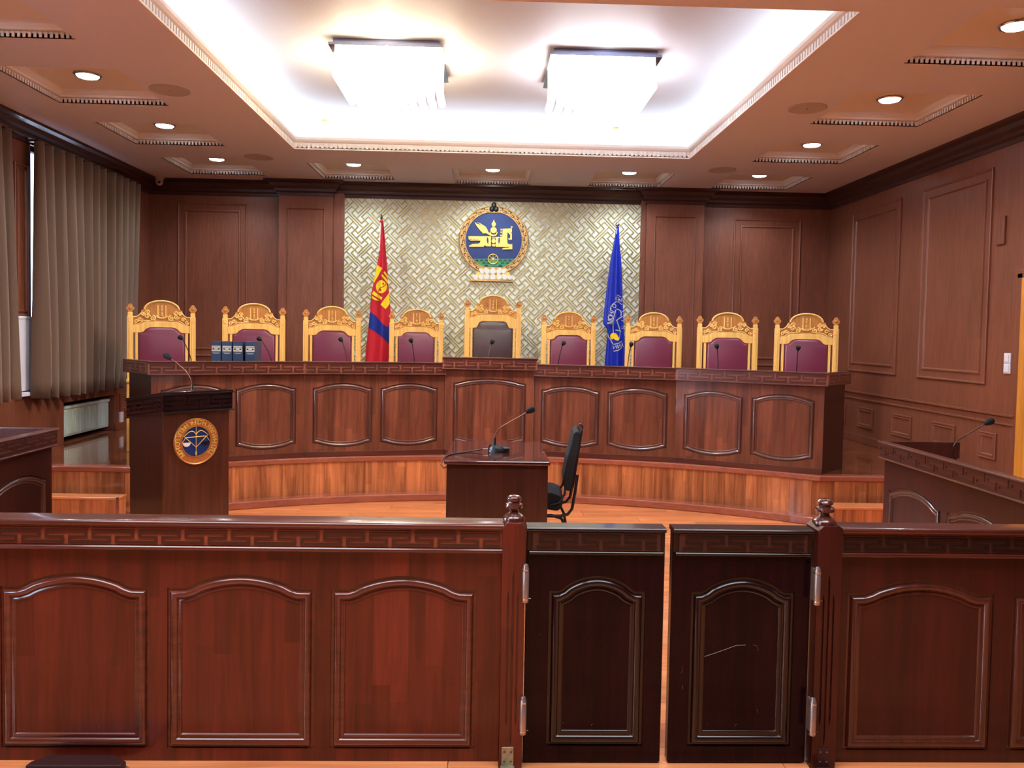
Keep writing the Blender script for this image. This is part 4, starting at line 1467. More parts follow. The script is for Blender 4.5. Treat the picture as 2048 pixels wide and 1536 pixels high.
chairs = [  # label, X, Y, rz(deg)
    ('carved chair with burgundy back at the far left, beside the curtains', -3.295, 8.31, 19),
    ('carved chair with burgundy back partly behind the row of binders', -2.475, 8.68, 10),
    ('carved chair with burgundy back just left of the red and blue flag', -1.75, 9.20, 5),
    ('carved chair with burgundy back between the red and blue flag and the tall central chair', -.845, 9.68, 3),
    ('carved chair with burgundy back just right of the tall central chair', .955, 9.53, -3),
    ('carved chair with burgundy back just right of the blue flag', 1.893, 9.20, -5),
    ('carved chair with burgundy back, second from the right end of the row', 2.59, 8.69, -10),
    ('carved chair with burgundy back at the far right end of the row', 3.357, 8.45, -17),
]
proto_c = None
for lb, x, y, rz in chairs:
    if proto_c is None:
        proto_c = judge_chair('judge_chair', lb); c = proto_c
    else:
        c = dup_tree(proto_c)
    tag(c, lb, 'chair', 'burgundy carved chairs behind the bench')
    c.location = (x, y, ZD); c.rotation_euler = (0, 0, radians(rz))
c5 = judge_chair('judge_chair', 'tallest carved chair with wrinkled brown leather back in the centre', W=.67, H=1.64, leather='leather_b', notch=True)
c5.location = (.062, 9.62, ZD)

# bench microphones
MICS = [  # base (x,y), head offset x, label
    ((-2.71, 7.50), -.07, 'microphone in front of the far left judge chair'),
    ((-2.06, 7.80), -.09, 'microphone just right of the row of binders'),
    ((-1.37, 7.97), -.045, 'microphone in front of the chair left of the red and blue flag'),
    ((-.725, 8.10), -.025, 'microphone in front of the chair right of the red and blue flag'),
    ((.01, 8.16), .03, 'microphone in front of the central brown leather chair'),
    ((.715, 8.10), .035, 'microphone in front of the chair just right of the central chair'),
    ((1.39, 7.96), .02, 'microphone at the left edge of the chair beside the blue flag'),
    ((2.235, 7.76), -.02, 'microphone in front of the second chair from the right'),
    ((2.885, 7.46), .0, 'microphone in front of the far right judge chair'),
]
for i, ((x, y), dx, lb) in enumerate(MICS):
    zt = ZT - .145 + (.055 if i == 4 else 0)
    hgt = 1.515 - zt - .02
    mic('black gooseneck ' + lb, (x, y, zt),
        [(0, 0, .05), (0, 0, hgt * .45), (dx * .35, -.004, hgt * .7), (dx * .85, -.01, hgt * .93), (dx, -.015, hgt)], (dx * .9, -.02, .06), hr=.0175, hl=.042, r=.0042,
        group=None, neck='steel' if i in (2, 4) else 'black')

# =================================================================== BINDERS
labels = ['navy binder at the left end of the row on the bench, its side showing', 'navy binder second from the left on the bench',
          'navy binder second from the right on the bench', 'navy binder at the right end of the row, set slightly apart']
bx = [-2.485, -2.39, -2.297, -2.190]
bang = atan2(BP[1][1] - BP[0][1], BP[1][0] - BP[0][0])
pb0 = None
for i, lb in enumerate(labels):
    x = -2.535 + (0, .0985, .197, .311)[i]
    if pb0 is None:
        t = thing('binder', lb, 'binder')
        q = MB()
        q.box(-.045, .045, 0, .005, 0, .315); q.box(-.045, -.041, .005, .27, 0, .315); q.box(.041, .045, .005, .27, 0, .315)
        q.build('cover', 'navy', t, bevel=.0015)
        q = MB(); q.box(-.040, .040, .012, .262, .004, .30); q.build('paper_block', 'navy_d', t)
        q = MB(); q.box(-.040, .040, -.0012, 0, .220, .272); lp = q.build('spine_label', 'label', t)
        q = MB(); q.box(-.040, .040, -.0016, -.0012, .258, .262); q.box(-.033, -.016, -.0016, -.0012, .236, .250); q.box(.016, .033, -.0016, -.0012, .236, .250); q.box(-.016, .016, -.0016, -.0012, .233, .235)
        q.build('label_print', 'navy_d', lp)
        q = MB()
        for z, w_ in ((.208, .036), (.203, .030), (.198, .024)): q.box(-w_, w_, -.0012, 0, z, z + .002)
        q.build('spine_print', 'label', t)
        pb0 = t
    else:
        t = dup_tree(pb0)
    tag(t, lb, 'binder', 'navy binders on the bench')
    t.location = (x, 7.66 + (x + 2.485) * .05, ZT - .145); t.rotation_euler = (0, 0, radians(3))

# =================================================================== FLAGS
def flag(name, label, cat, x0, y0, zpole, prof, fold, mats, regions, polemat, tipfn, lean=0.0):
    """prof: list of (z, xl, xr) outline of the hanging cloth relative to the pole foot"""
    t = thing(name, label, cat, (x0, y0, ZD))
    prof = sorted(prof, key=lambda p: -p[0])

    def ext(z):
        for i in range(len(prof) - 1):
            if prof[i][0] >= z >= prof[i + 1][0]:
                u = (prof[i][0] - z) / (prof[i][0] - prof[i + 1][0])
                return prof[i][1] + (prof[i + 1][1] - prof[i][1]) * u, prof[i][2] + (prof[i + 1][2] - prof[i][2]) * u
        return prof[-1][1:] if z < prof[-1][0] else prof[0][1:]

    def ys(x, z):
        a, c = ext(z); w = max(c - a, .002); u = (x - a) / w
        amp = min(w * .16, .035)
        return -.5 * w * sin(pi * min(max(u, 0), 1)) * .55 - amp * sin(2 * pi * fold * u + 1.1 + .8 * z) * (.25 + .75 * sin(pi * min(max(u, 0), 1)))
    ztop, zbot = prof[0][0], prof[-1][0]
    nz, nx = 90, 40
    q = MB(); vs = []; fs = []
    for i in range(nz + 1):
        z = ztop + (zbot - ztop) * i / nz
        a, c = ext(z)
        for j in range(nx + 1):
            x = a + (c - a) * j / nx
            vs.append((x, ys(x, z), z))
    bk = len(vs)
    for i in range(nz + 1):
        z = ztop + (zbot - ztop) * i / nz
        a, c = ext(z)
        for j in range(nx + 1):
            x = a + (c - a) * j / nx
            u = j / nx
            vs.append((x, ys(x, z) * .0 + .5 * (c - a) * sin(pi * u) * .5 + .012, z))
    for i in range(nz):
        for j in range(nx):
            f = i * (nx + 1) + j
            fs.append((f, f + 1, f + nx + 2, f + nx + 1)); fs.append((bk + f, bk + f + nx + 1, bk + f + nx + 2, bk + f + 1))
        f = i * (nx + 1); fs.append((f, f + nx + 1, bk + f + nx + 1, bk + f)); f += nx; fs.append((f, bk + f, bk + f + nx + 1, f + nx + 1))
    q.add(vs, fs)
    cloth = q.build('cloth', mats[0], t, smooth=True, ang=80)

    def patch(polys, mat, name, off=.004, smooth=True):
        q = MB()
        for pl, is_mesh in polys:
            bm = bmesh.new()
            if is_mesh:
                vv, ff = pl
                bv = [bm.verts.new((v[0], 0, v[1])) for v in vv]
                for f in ff:
                    try: bm.faces.new([bv[i] for i in f])
                    except ValueError: pass
            else:
                bv = [bm.verts.new((p[0], 0, p[1])) for p in pl]
                for tr in tessellate_polygon([[Vector((p[0], p[1], 0)) for p in pl]]):
                    try: bm.faces.new([bv[i] for i in tr])
                    except ValueError: pass
            for _ in range(6):
                long = [e for e in bm.edges if e.calc_length() > .022]
                if not long: break
                bmesh.ops.subdivide_edges(bm, edges=long, cuts=1)
                bmesh.ops.triangulate(bm, faces=[f for f in bm.faces if len(f.verts) > 3])
            for v in bm.verts:
                a, c = ext(v.co.z)
                x = min(max(v.co.x, a), c)
                v.co.x = x
                v.co.y = ys(x, v.co.z) - off
            bm.verts.index_update()
            q.add([tuple(v.co) for v in bm.verts], [tuple(v.index for v in f.verts) for f in bm.faces])
            bm.free()
        return q.build(name, mat, cloth, smooth=True, recalc=False)
    for r in regions: patch(*r)
    q = MB(); q.tube([(lean, .02, .03), (0, .012, zpole)], .011, 10); q.build('pole', polemat, t, smooth=True)
    q = MB(); q.lathe([(.14, 0.001), (.14, .02), (.06, .035), (.025, .06), (.02, .12)], (lean, .02, 0), 20); q.build('base', 'chrome', t, smooth=True)
    tipfn(t)
    return t


# national flag: pixel outline -> metres at this distance
KF = 9.85 / 1620.0


def fx(u, v, uc=762.0, vc=445.0, ztop=0.0):
    # rectified for the 1.05 deg roll of the photograph
    du, dv = u - uc, v - vc
    return ((du * 1.0 + dv * .0184) * KF, ztop - (dv - du * .0184) * KF)


ZF = 2.92 - ZD      # height of the cloth top above the dais for the red flag


def F1(u, v): return fx(u, v, 762, 445, ZF)


def prof_from(fn, rows):
    out = []
    for v, l, r in rows:
        a = fn(l, v); c = fn(r, v)
        out.append(((a[1] + c[1]) / 2, a[0], c[0]))
    return out


def c1(x, y): return F1(700 + x / 4.958, 420 + y / 4.955)


rows1 = [(447, 759, 766), (480, 760, 769), (510, 757, 771), (530, 753, 773), (560, 747, 774), (590, 741, 777), (620, 739, 779), (650, 736, 780), (690, 731, 779), (722, 728.5, 774), (760, 726, 776), (850, 724, 778)]
Y_ = 'yellow'
bar1 = [c1(265, 545), c1(320, 582), c1(232, 725), c1(232, 650)]
bar2 = [c1(378, 820), c1(385, 925), c1(350, 980), c1(306, 938)]
diag = [[c1(228, 800), c1(322, 868), c1(312, 892), c1(212, 832)], [c1(210, 848), c1(296, 902), c1(238, 890), c1(212, 870)],
        [c1(318, 638), c1(372, 700), c1(372, 735), c1(312, 655)], [c1(340, 608), c1(368, 655), c1(368, 680), c1(330, 622)]]
disc = [c1(307 + 54 * cos(2 * pi * i / 24), 762 + 64 * sin(2 * pi * i / 24)) for i in range(24)]
sw = [c1(x, y) for x, y in ((348, 712), (346, 738), (322, 762), (300, 768), (282, 785), (276, 812), (284, 812), (290, 790), (304, 775), (328, 768), (352, 742))]
eye1 = [c1(302 + 11 * cos(2 * pi * i / 12), 792 + 12 * sin(2 * pi * i / 12)) for i in range(12)]
eye2 = [c1(329 + 8 * cos(2 * pi * i / 12), 733 + 11 * sin(2 * pi * i / 12)) for i in range(12)]
blue1 = [c1(196, 1008), c1(245, 1040), c1(330, 1130), c1(362, 1155), c1(400, 1100), c1(400, 1310), c1(375, 1322), c1(330, 1262), c1(245, 1200), c1(172, 1160)]


def tip_spear(t):
    x, z = F1(762, 445)
    q = MB(); q.ball((0, .01, z + .005), .022, 1, 1, 1, 10, 8); q.build('red_knob', 'red', t, smooth=True)
    q = MB(); q.lathe([(.006, .015), (.008, .025), (.016, .045), (.014, .06), (.005, .085), (.001, .098)], (0, .01, z), 12); q.build('spear_tip', 'dgreen', t, smooth=True)
    q = MB(); q.tube([(-.008, -.004, z - .01), (-.016, -.006, z - .35)], .006, 8); q.build('white_sleeve', 'white', t, smooth=True)


flag('national_flag', 'red and blue flag with yellow symbol hanging on a pole, left of centre', 'flag', -1.30, 9.85, ZF + .01,
     prof_from(F1, rows1), 1.3, ['red'],
     [([(blue1, False)], 'fblue', 'blue_band', .003), ([(bar1, False), (bar2, False), (disc, False)] + [(d, False) for d in diag], 'yellow', 'yellow_symbol', .004),
      ([(sw, False), (eye1, False), (eye2, False)], 'red', 'symbol_detail', .006)], 'white', tip_spear)

# court flag
ZG = 2.905 - ZD


def F2(u, v): return fx(u, v, 1235, 455, ZG)


def c2(x, y): return F2(1200 + x / 10.97, 580 + y / 10.97)


rows2 = [(452, 1233, 1238), (480, 1229, 1239), (520, 1221, 1243), (560, 1216, 1245), (600, 1211, 1246), (632, 1208, 1248), (645, 1206.5, 1248), (656, 1215, 1249), (670, 1216, 1250), (700, 1213, 1251), (725, 1211, 1251), (780, 1209, 1252), (850, 1208, 1253)]


def stroke(pts, w):
    """open polyline as a quad-strip polygon mesh (verts, faces)"""
    P = [Vector(c2(*p)) for p in pts]; vs = []; fs = []
    for i, p in enumerate(P):
        d = (P[min(i + 1, len(P) - 1)] - P[max(i - 1, 0)]).normalized(); nrm = Vector((-d.y, d.x)) * w
        vs += [tuple(p + nrm), tuple(p - nrm)]
    for i in range(len(P) - 1): fs.append((2 * i, 2 * i + 1, 2 * i + 3, 2 * i + 2))
    return ((vs, fs), True)


def letters(txt, u, v, size, ang, sxy=(1, 1)):
    vs, fs = text_mesh(txt, size)
    ca, sa = cos(ang), sin(ang); o = c2(u, v)
    return (([(o[0] + v_[0] * sxy[0] * ca - v_[1] * sxy[1] * sa, o[1] + v_[0] * sxy[0] * sa + v_[1] * sxy[1] * ca) for v_ in vs], fs), True)


prints = [stroke([(350, 92), (400, 100), (470, 130)], .0035), stroke([(345, 238), (400, 243), (440, 262), (490, 300)], .0035),
          stroke([(345, 235), (280, 280), (240, 340), (225, 400)], .0035), stroke([(325, 420), (290, 560), (270, 680), (285, 800), (300, 930)], .0035),
          stroke([(340, 400), (400, 405), (450, 430), (475, 480), (465, 550)], .005), stroke([(340, 650), (400, 610), (480, 570)], .006),
          stroke([(350, 640), (400, 760), (450, 890)], .006), stroke([(330, 855), (400, 865), (470, 890)], .005), stroke([(445, 900), (430, 970), (405, 1060)], .005),
          stroke([(175, 930), (190, 1000), (240, 1070), (290, 1165)], .004), stroke([(300, 1170), (400, 1140), (490, 1095)], .004),
          stroke([(300, 1320), (400, 1290), (490, 1240)], .004),
          letters('М', 222, 675, .072, radians(82)), letters('О', 232, 580, .072, radians(78)), letters('Н', 250, 500, .068, radians(72)),
          letters('Г', 275, 425, .068, radians(60)), letters('О', 305, 335, .06, radians(50)),
          letters('СЫ', 405, 185, .06, radians(-12)), letters('НИЙ', 405, 1215, .062, radians(14)),
          letters('Х', 500, 450, .045, radians(-85)), letters('У', 500, 560, .045, radians(-88)), letters('У', 502, 650, .045, radians(-90)), letters('Л', 502, 800, .045, radians(-92))]
pan = [c2(x, y) for x, y in ((225, 985), (245, 940), (285, 920), (310, 930), (330, 915), (370, 970), (405, 1040), (400, 1075), (370, 1085), (330, 1075), (300, 1040), (270, 1062), (235, 1040))]


def tip_ball(t):
    x, z = F2(1235, 455)
    q = MB(); q.ball((0, .01, z + .045), .026, 1, 1, 1, 16, 10); q.lathe([(.010, -.01), (.012, .0), (.008, .02)], (0, .01, z), 12)
    q.ball((-.022, .0, z + .04), .011, 1, 1, 1, 10, 6)
    q.build('chrome_ball', 'chrome', t, smooth=True)
    q = MB(); q.tube([(-.006, -.004, z - .005), (-.010, -.006, z - .07)], .006, 8); q.build('white_sleeve', 'white', t, smooth=True)


flag('court_flag', 'deep blue flag with circular lettering hanging on a chrome-tipped pole, right of centre', 'flag', 1.555, 9.85, ZG + .01,
     prof_from(F2, rows2), 1.6, ['rblue'], [(prints, 'fwhite', 'printed_emblem', .004), ([(pan, False)], 'yellow', 'yellow_pan', .005)], 'white', tip_ball)

# =================================================================== NATIONAL EMBLEM ON THE WALL
EY = 10.19
em = thing('wall_emblem', 'round blue and gold emblem with a horse above a white lotus, high on the wall', 'emblem', (.058, EY, 2.765))
KE = 10.19 / 1620 / 9.035


def E_(x, y):
    dx, dy = x - 785, y - 730
    return (dx + dy * .0184) * KE, -(dy - dx * .0184) * KE


def EP(pts): return [E_(*p) for p in pts]


RO, RI = 615 * KE, 505 * KE
q = MB(); q.prism(circ(RI + .004, 72), -.012, 0); q.build('blue_disc', 'blue', em)
q = MB(); q.ring(circ(RO, 96), [(0, .002), (0, -.022), (.004, -.028), (.010, -.028), (.013, -.018), (RO - RI - .010, -.018), (RO - RI - .007, -.026), (RO - RI, -.026), (RO - RI, -.010)], fill=False)
ring = q.build('gold_ring', 'gold3', em, smooth=True)
# key pattern on the ring
q = MB(); nk = 44
for i in range(nk):
    a = 2 * pi * i / nk; da = 2 * pi / nk
    ra, rb = RI + .012, RO - .015; rm_ = (ra + rb) / 2

    bits_ = [0]

    def bit(r0, r1, w0, w1):
        bits_[0] += 1
        pts = [(r0 * cos(a + w0 * da), r0 * sin(a + w0 * da)), (r1 * cos(a + w0 * da), r1 * sin(a + w0 * da)), (r1 * cos(a + w1 * da), r1 * sin(a + w1 * da)), (r0 * cos(a + w1 * da), r0 * sin(a + w1 * da))]
        q.prism(pts, -.0186 - .0004 * bits_[0], -.017)
    if i % 2 == 0: bit(ra, rm_ + .005, .0, .28); bit(rm_ - .005, rm_ + .005, .0, .85); bit(ra, ra + .007, .3, 1.0)
    else: bit(rm_ - .004, rb, .0, .28); bit(rb - .009, rb, .0, .85); bit(rm_ - .014, rm_ - .006, .35, .9)
tag(q.build('ring_key_pattern', 'darkline', ring, recalc=False), kind='stuff')
# horse and rider symbol
body = [(330, 660), (735, 660), (735, 842), (655, 842), (625, 820), (600, 850), (340, 850), (345, 828), (400, 800), (520, 790), (545, 765), (545, 740), (370, 740), (335, 715)]
fore = [(820, 672), (935, 672), (945, 525), (1112, 518), (1112, 722), (1050, 722), (1045, 695), (1078, 692), (1080, 640), (1035, 590), (1028, 650), (1030, 780), (1060, 802), (1118, 802), (1118, 890), (940, 898), (935, 880), (975, 868), (1060, 862), (1060, 850), (820, 850)]
wing = [(440, 410), (490, 440), (590, 470), (650, 520), (700, 600), (770, 665), (720, 650), (650, 605), (595, 612), (530, 545), (480, 480)]
wing2 = [(480, 405), (560, 440), (640, 490), (690, 570), (672, 548), (610, 480), (540, 445)]
q = MB()
for p in (body, fore, wing, wing2): q.prism(EP(p), -.026, -.012)
for x in (378, 437, 497): q.ball((E_(x, 706)[0], -.026, E_(x, 706)[1]), .014, 1, .5, 1, 10, 6)
for x, y in ((525, 510), (558, 555), (590, 600), (920, 540), (918, 590), (918, 645), (1108, 495)): q.ball((E_(x, y)[0], -.014, E_(x, y)[1]), .013, 1, .6, 1, 10, 6)
q.prism(EP([(785, 362), (800, 400), (828, 440), (808, 482), (785, 490), (760, 482), (745, 440), (772, 400)]), -.026, -.012)
q.prism(EP([(782 + 56 * cos(2 * pi * i / 28), 552 + 56 * sin(2 * pi * i / 28)) for i in range(28)]), -.028, -.012)
cres = [(782 + 72 * cos(pi * i / 14), 590 + 72 * sin(pi * i / 14)) for i in range(15)] + [(782 + 56 * cos(pi - pi * i / 14), 578 + 56 * sin(pi - pi * i / 14)) for i in range(15)]
q.prism(EP(cres), -.026, -.012)
q.prism(EP([(748, 680), (818, 680), (812, 700), (754, 700)]), -.026, -.012)
q.prism(EP([(782 + 36 * cos(2 * pi * i / 20), 746 + 40 * sin(2 * pi * i / 20)) for i in range(20)]), -.028, -.012)
q.prism(EP([(748, 800), (818, 800), (808, 842), (758, 842)]), -.026, -.012)
q.build('gold_horse', 'gold2', em, bevel=.0015)
q = MB()
for x0 in (672, 885):
    s_ = 1 if x0 < 700 else -1
    q.prism(EP([(x0, 672), (x0 + 14 * s_, 700), (x0 + 20 * s_, 740), (x0 + 12 * s_, 800), (x0 - 6 * s_, 770), (x0 - 12 * s_, 730), (x0 - 8 * s_, 690)]), -.028, -.026)
q.prism(EP([(1098, 578), (1106, 600), (1100, 622), (1092, 600)]), -.028, -.026)
q.build('horse_inlay', 'blue', em)
# green water with scallops, cut to the disc
def chord(y, inner=500):
    dy = y - 730
    return sqrt(max(inner ** 2 - dy ** 2, 0))


gp = []
for i in range(9):
    y = 1062 + (1200 - 1062) * i / 8; gp.append((785 - chord(y), y))
for i in range(9):
    y = 1200 - (1200 - 1062) * i / 8; gp.append((785 + chord(y), y))
q = MB(); q.prism(EP(gp), -.018, -.012); gw = q.build('green_water', 'green', em)
q = MB()
for r_, yb in enumerate((1105, 1150, 1195)):
    xx = 400 + (r_ % 2) * 42
    while xx < 1190:
        if abs(xx - 785) > 90 and abs(xx - 785) < chord(yb) - 26:
            for rr in (34,):
                q.prism(EP([(xx + rr * cos(pi + pi * i / 8), yb + .9 * rr * sin(pi + pi * i / 8)) for i in range(9)]), -.0205, -.018)
        xx += 84
q.build('wave_scales', 'green_d', gw)
# wheel
q = MB()
cw = (772, 1068)
q.tube([(E_(cw[0] + 88 * cos(2 * pi * i / 24), 0)[0] * 0 + E_(cw[0] + 88 * cos(2 * pi * i / 24), cw[1] + 88 * sin(2 * pi * i / 24))[0], -.024,
         E_(cw[0] + 88 * cos(2 * pi * i / 24), cw[1] + 88 * sin(2 * pi * i / 24))[1]) for i in range(25)], .006, 6)
for i in range(8):
    a = 2 * pi * i / 8
    p0 = E_(cw[0] + 22 * cos(a), cw[1] + 22 * sin(a)); p1 = E_(cw[0] + 86 * cos(a), cw[1] + 86 * sin(a))
    q.tube([(p0[0], -.022, p0[1]), (p1[0], -.022, p1[1])], .003, 6)
q.ball((E_(*cw)[0], -.022, E_(*cw)[1]), .017, 1, .5, 1, 12, 6)
q.build('wheel', 'gold2', em, smooth=True)
# jewel at the top
q = MB(); q.prism(EP([(690, 240), (690, 170), (715, 130), (745, 110), (765, 75), (790, 58), (815, 75), (835, 110), (865, 130), (895, 170), (895, 240)]), -.022, 0); jw = q.build('jewel_mount', 'gold3', em, bevel=.002)
q = MB()
for x, y, r_, sz in ((790, 112, 46, 1.3), (752, 180, 46, 1.1), (830, 180, 46, 1.1)): q.ball((E_(x, y)[0], -.022, E_(x, y)[1]), r_ * KE, 1, .5, sz, 14, 8)
q.build('black_jewel', 'black', jw, smooth=True)
# lotus base
q = MB(); q.prism(EP([(470, 1330), (530, 1225), (1005, 1225), (1070, 1325), (1110, 1440), (395, 1440)]), -.020, 0); lt = q.build('lotus_base', 'gold2', em)
q = MB(); q.box(E_(372, 0)[0], E_(1160, 0)[0], -.03, 0, -.512, -.498); q.box(E_(505, 0)[0], E_(1035, 0)[0], -.026, 0, -.345, -.335); q.build('gold_bar', 'gold3', em, bevel=.001)


def petal(cx, cy, w, h, tilt):
    pts = []
    for i in range(16):
        a = 2 * pi * i / 16
        x = w * sin(a) * abs(sin(a / 2)) ** .9 * 1.15; y = -h * cos(a)
        pts.append((cx + x * cos(tilt) - y * sin(tilt), cy + x * sin(tilt) + y * cos(tilt)))
    return pts


pm_ = None
for (cx, cy, w, h, tl) in [(770, 1275, 55, 50, 0), (655, 1272, 45, 52, -.5), (885, 1272, 45, 52, .5), (565, 1278, 38, 48, -.7), (975, 1278, 38, 48, .7),
                           (768, 1375, 52, 50, 0), (660, 1378, 48, 50, .45), (875, 1378, 48, 50, -.45), (560, 1382, 44, 48, .6), (975, 1382, 44, 48, -.6), (470, 1390, 36, 42, .7), (1060, 1390, 36, 42, -.7)]:
    q = MB(); q.prism(EP(petal(cx, cy, w * 1.14, h * 1.2, tl)), -.030, -.018); q.build('petal', 'white', em, bevel=.003)

# =================================================================== CEILING FITTINGS
q = MB(); q.lathe([(.098, .0), (.102, -.006), (.092, -.014), (.080, -.010), (.078, -.004)], (0, 0, 0), 24)
dl = thing('downlight', 'x', 'downlight')
ringo = q.build('trim_ring', 'chrome', dl, smooth=True)
q = MB(); q.lathe([(.080, -.012), (.072, -.018), (.001, -.022)], (0, 0, 0), 20); q.build('lens', 'spot', dl, smooth=True)
dlab = ['round downlight in the ceiling coffer nearest the right wall corner', 'round downlight in the right-hand ceiling coffers, second from the back wall',
        'round downlight in the right-hand ceiling coffers, third from the back wall', 'round downlight at the top right corner of the picture',
        'round downlight in the left-hand coffer nearest the back wall', 'round downlight in the left-hand ceiling coffers, second from the back wall',
        'round downlight in the left-hand ceiling coffers, nearest the camera of those in the picture', 'round downlight in the left coffer row, just beyond the left edge of the picture',
        'round downlight in the coffer above the red and blue flag', 'round downlight in the coffer above the wall emblem', 'round downlight in the coffer above the blue flag']
n_dl = 0
for k, (x0, x1, y0, y1) in enumerate(coff):
    c = dl if n_dl == 0 else dup_tree(dl)
    n_dl += 1
    c.location = ((x0 + x1) / 2, (y0 + y1) / 2 + .02, ZC + .099)
    tag(c, dlab[k], 'downlight', 'round downlights in the ceiling coffers')
    l = bpy.data.lights.new('downlight_lamp', 'SPOT'); l.energy = L_SPOT; l.spot_size = radians(140); l.spot_blend = .7; l.color = (.80, .92, 1.0); l.shadow_soft_size = .05
    lo = bpy.data.objects.new('downlight_lamp', l); COL.objects.link(lo); lo.location = ((x0 + x1) / 2, (y0 + y1) / 2 + .02, ZC + .07)

sp0 = None
for x, y, lb in ((-2.48, 6.40, 'round ceiling speaker grille on the left, nearer the camera'), (-2.46, 8.77, 'round ceiling speaker grille on the left, nearer the back wall'),
                 (2.50, 6.42, 'round ceiling speaker grille on the right, nearer the camera'), (2.53, 8.85, 'round ceiling speaker grille on the right, nearer the back wall')):
    if sp0 is None:
        sp0 = thing('ceiling_speaker', lb, 'speaker'); c = sp0
        q = MB(); q.lathe([(.150, 0), (.150, -.006), (.140, -.010), (.134, -.007), (.06, -.007), (.001, -.007)], (0, 0, 0), 32); q.build('grille', 'speaker', sp0, smooth=True)
        q = MB(); q.lathe([(.006, -.007), (.005, -.010), (.001, -.010)], (0, 0, 0), 10); q.build('centre_screw', 'black', sp0)
    else: c = dup_tree(sp0)
    c.location = (x, y, ZC); tag(c, lb, 'speaker', 'ceiling speakers')

# smoke detectors on the upper ceiling
sd0 = None
for x, y, lb in ((1.30, 8.50, 'small round smoke detector near the right chandelier'), (-1.72, 8.50, 'small round smoke detector near the left chandelier')):
    if sd0 is None:
        sd0 = thing('smoke_detector', lb, 'smoke detector'); c = sd0
        q = MB(); q.lathe([(.055, 0), (.055, -.02), (.045, -.03), (.001, -.03)], (0, 0, 0), 24); q.build('housing', 'cream', sd0, smooth=True)
        q = MB(); q.lathe([(.03, -.03), (.028, -.048), (.001, -.05)], (0, 0, 0), 20); q.build('sensor', 'gold', sd0, smooth=True)
    else: c = dup_tree(sd0)
    c.location = (x, y, ZU); tag(c, lb, 'smoke detector', 'smoke detectors')


def chandelier(label, x, y, w, d, mat, col, power, side):
    t = thing('crystal_chandelier', label, 'chandelier', (x, y, ZU - .06))
    q = MB(); q.box(-w / 2, w / 2, -d / 2, d / 2, .0, .02); q.box(-w / 2 + .03, w / 2 - .03, -d / 2 + .03, d / 2 - .03, .02, .06)
    q.build('mirror_plate', 'mirror', t, bevel=.002)
    n = 11
    # strand: rod and bead, unit length 1 hanging down, bead separately shared
    q = MB(); q.tube([(0, 0, 0), (0, 0, -1)], .013, 6)
    first = None; fb = None
    for i in range(n):
        for j in range(n):
            u = 2 * i / (n - 1) - 1; v = 2 * j / (n - 1) - 1
            if max(abs(u), abs(v)) < .75 and (i + j) % 2: continue
            ln = .20 + .10 * cos(u * pi / 2) * (.6 + .4 * cos(v * pi / 2))
            px, py = u * (w / 2 - .05), v * (d / 2 - .07)
            if first is None:
                first = q.build('crystal_strand', mat, t, smooth=True)
                qb = MB(); qb.ball((0, 0, 0), .031, 1, 1, 1, 8, 6); fb = qb.build('crystal_bead', mat, first, smooth=True)
                s_, b_ = first, fb
            else:
                s_ = dup_obj(first, t); b_ = dup_obj(fb, s_)
            s_.location = (px, py, 0); s_.scale = (1, 1, ln); b_.location = (0, 0, -1); b_.scale = (1, 1, 1 / ln)
    l = bpy.data.lights.new('chandelier_lamp', 'SPOT'); l.spot_size = radians(165); l.spot_blend = .5; l.energy = power * 3.2; l.color = col; l.shadow_soft_size = .1
    lo = bpy.data.objects.new('chandelier_lamp', l); COL.objects.link(lo); lo.location = (x, y, ZU - .55)
    # glow around the plate onto the ceiling
    for dx, dy in ((-w / 2 - .03, 0), (w / 2 + .03, 0), (0, -d / 2 - .03)):
        l = bpy.data.lights.new('chandelier_side_lamp', 'POINT'); l.energy = power * side; l.color = col; l.shadow_soft_size = .03
        lo = bpy.data.objects.new('chandelier_side_lamp', l); COL.objects.link(lo); lo.location = (x + dx, y + dy, ZU - .1)
    return t


chandelier('left crystal chandelier glowing warm white in the ceiling recess', -.80, 6.62, .86, .86, 'cry_w', (1.0, .80, .56), 34, .10)
chandelier('right crystal chandelier glowing cool white in the ceiling recess', .875, 6.70, .86, .86, 'cry_c', (.92, .93, 1.0), 30, .012)

# surveillance camera in the corner
t = thing('security_camera', 'small white dome security camera in the upper left back corner', 'camera', (-4.03, 10.08, 3.43))
q = MB(); q.lathe([(.055, 0), (.055, -.025), (.045, -.03)], (0, 0, 0), 20); q.build('mount', 'cctv', t, smooth=True)
q = MB(); q.ball((0, 0, -.055), .046, 1, 1, 1, 16, 10); bd = q.build('body', 'cctv', t, smooth=True)
q = MB(); q.ball((.012, -.034, -.065), .018, 1, .8, 1, 12, 8); q.build('lens', 'black', bd, smooth=True)

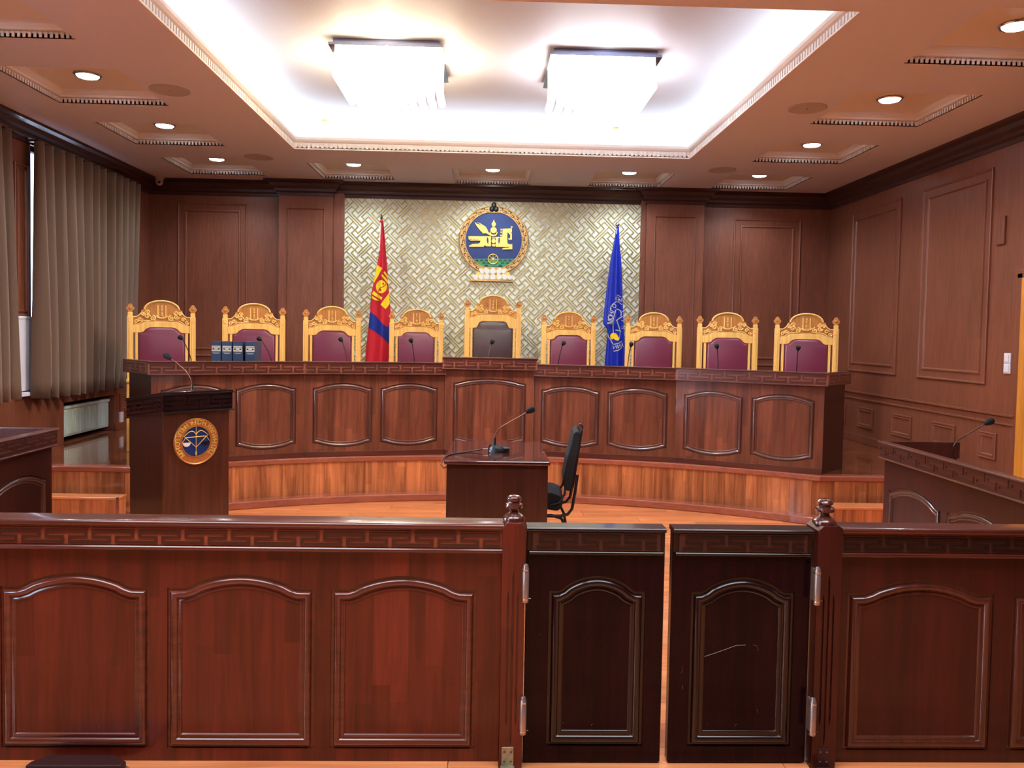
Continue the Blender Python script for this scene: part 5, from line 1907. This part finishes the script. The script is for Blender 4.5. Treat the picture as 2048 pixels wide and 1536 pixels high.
# =================================================================== LEFT WALL DRESSING
def curtain(label, y0, y1, z0, z1, nf, xc, amp, seed, taper=0.0):
    rnd = random.Random(seed)
    t = thing('curtain', label, 'curtain', (xc, y0, 0))
    q = MB(); n = nf * 14; nz = 16
    ph = [rnd.uniform(-.6, .6) for _ in range(nf + 2)]; am = [rnd.uniform(.6, 1.25) for _ in range(nf + 2)]
    vs = []; fs = []
    for k in range(nz + 1):
        z = z1 + (z0 - z1) * k / nz; u = k / nz
        for i in range(n + 1):
            s_ = i / n * nf; j = int(min(s_, nf - .001)); f_ = s_ - j
            a = am[j] * (1 - f_) + am[j + 1] * f_; p = ph[j] * (1 - f_) + ph[j + 1] * f_
            g = .45 + .55 * u
            x = amp * a * g * (sin(2 * pi * s_ + p + .5 * u * p) + .30 * sin(4 * pi * s_ + 2 * p) + .12 * sin(6 * pi * s_ + p))
            y = (y1 - y0 - taper * u) * i / n + .018 * sin(4 * pi * s_ + p) * u + .04 * sin(3 * u + p) * u * (0 < i < n)
            zz_ = z - (.012 * sin(2 * pi * s_) if k == nz else 0)
            vs.append((x, y, zz_))
    for k in range(nz):
        for i in range(n):
            f = k * (n + 1) + i; fs.append((f, f + 1, f + n + 2, f + n + 1))
    q.add(vs, fs)
    o = q.build('cloth', 'curtain', t, smooth=True, ang=180, recalc=False)
    sm = o.modifiers.new('thick', 'SOLIDIFY'); sm.thickness = .003
    q = MB(); q.tube([(0, 0, z1 + .01), (0, y1 - y0, z1 + .01)], .012, 8); 
    for yb_ in (.05, (y1 - y0) / 2, y1 - y0 - .05): q.box(XL - xc, .0, yb_ - .015, yb_ + .015, z1 + .0, z1 + .02)
    q.build('rail', 'steel', t)
    return t


curtain('long taupe pleated curtain hanging above the radiator', 7.50, 9.62, .935, 3.26, 12, -4.09, .098, 3, taper=.28)
curtain('taupe curtain cut off by the left edge of the picture', 5.3, 7.05, .960, 3.26, 10, -4.09, .098, 5)

t = thing('radiator', 'white ribbed radiator in the wall niche below the long curtain', 'radiator', (-4.275, 8.27, ZD + .055))
q = MB(); q.box(-.04, 0, 0, 1.0, .0, .31); q.build('body', 'rad', t, bevel=.004)
q = MB()
n = 30
for i in range(n):
    y = .012 + i * (.98 / n); q.box(0, .012, y, y + .020, .02, .270)
q.build('ribs', 'rad', t, bevel=.002)
q = MB(); q.box(-.042, .016, -.002, 1.002, .285, .315); q.build('top_grille', 'rad', t, bevel=.003)

# wall fittings on the right
t = thing('light_switch', 'pair of white light switches on the right wall beside the yellow door', 'switch', (XR, 6.62, 1.43))
for z in (-.086, .001):
    q = MB(); q.box(-.012, 0, -.042, .042, z, z + .085); pl = q.build('plate', 'switch', t, bevel=.003)
    q = MB(); q.box(-.018, -.012, -.028, .028, z + .012, z + .073); q.build('rocker', 'switch', pl, bevel=.002)
t = thing('wall_cover_plate', 'small brown wooden cover plate high on the right wall', 'cover plate', (XR, 6.77, 2.55))
q = MB(); q.box(-.022, 0, -.055, .055, -.12, .12); q.build('plate', 'wall_y', t, bevel=.006)
t = thing('wall_socket', 'small white wall socket low on the left wall behind the lectern', 'socket', (XL, 9.45, .56))
q = MB(); q.box(0, .02, -.04, .04, -.06, .06); q.build('plate', 'switch', t, bevel=.003)
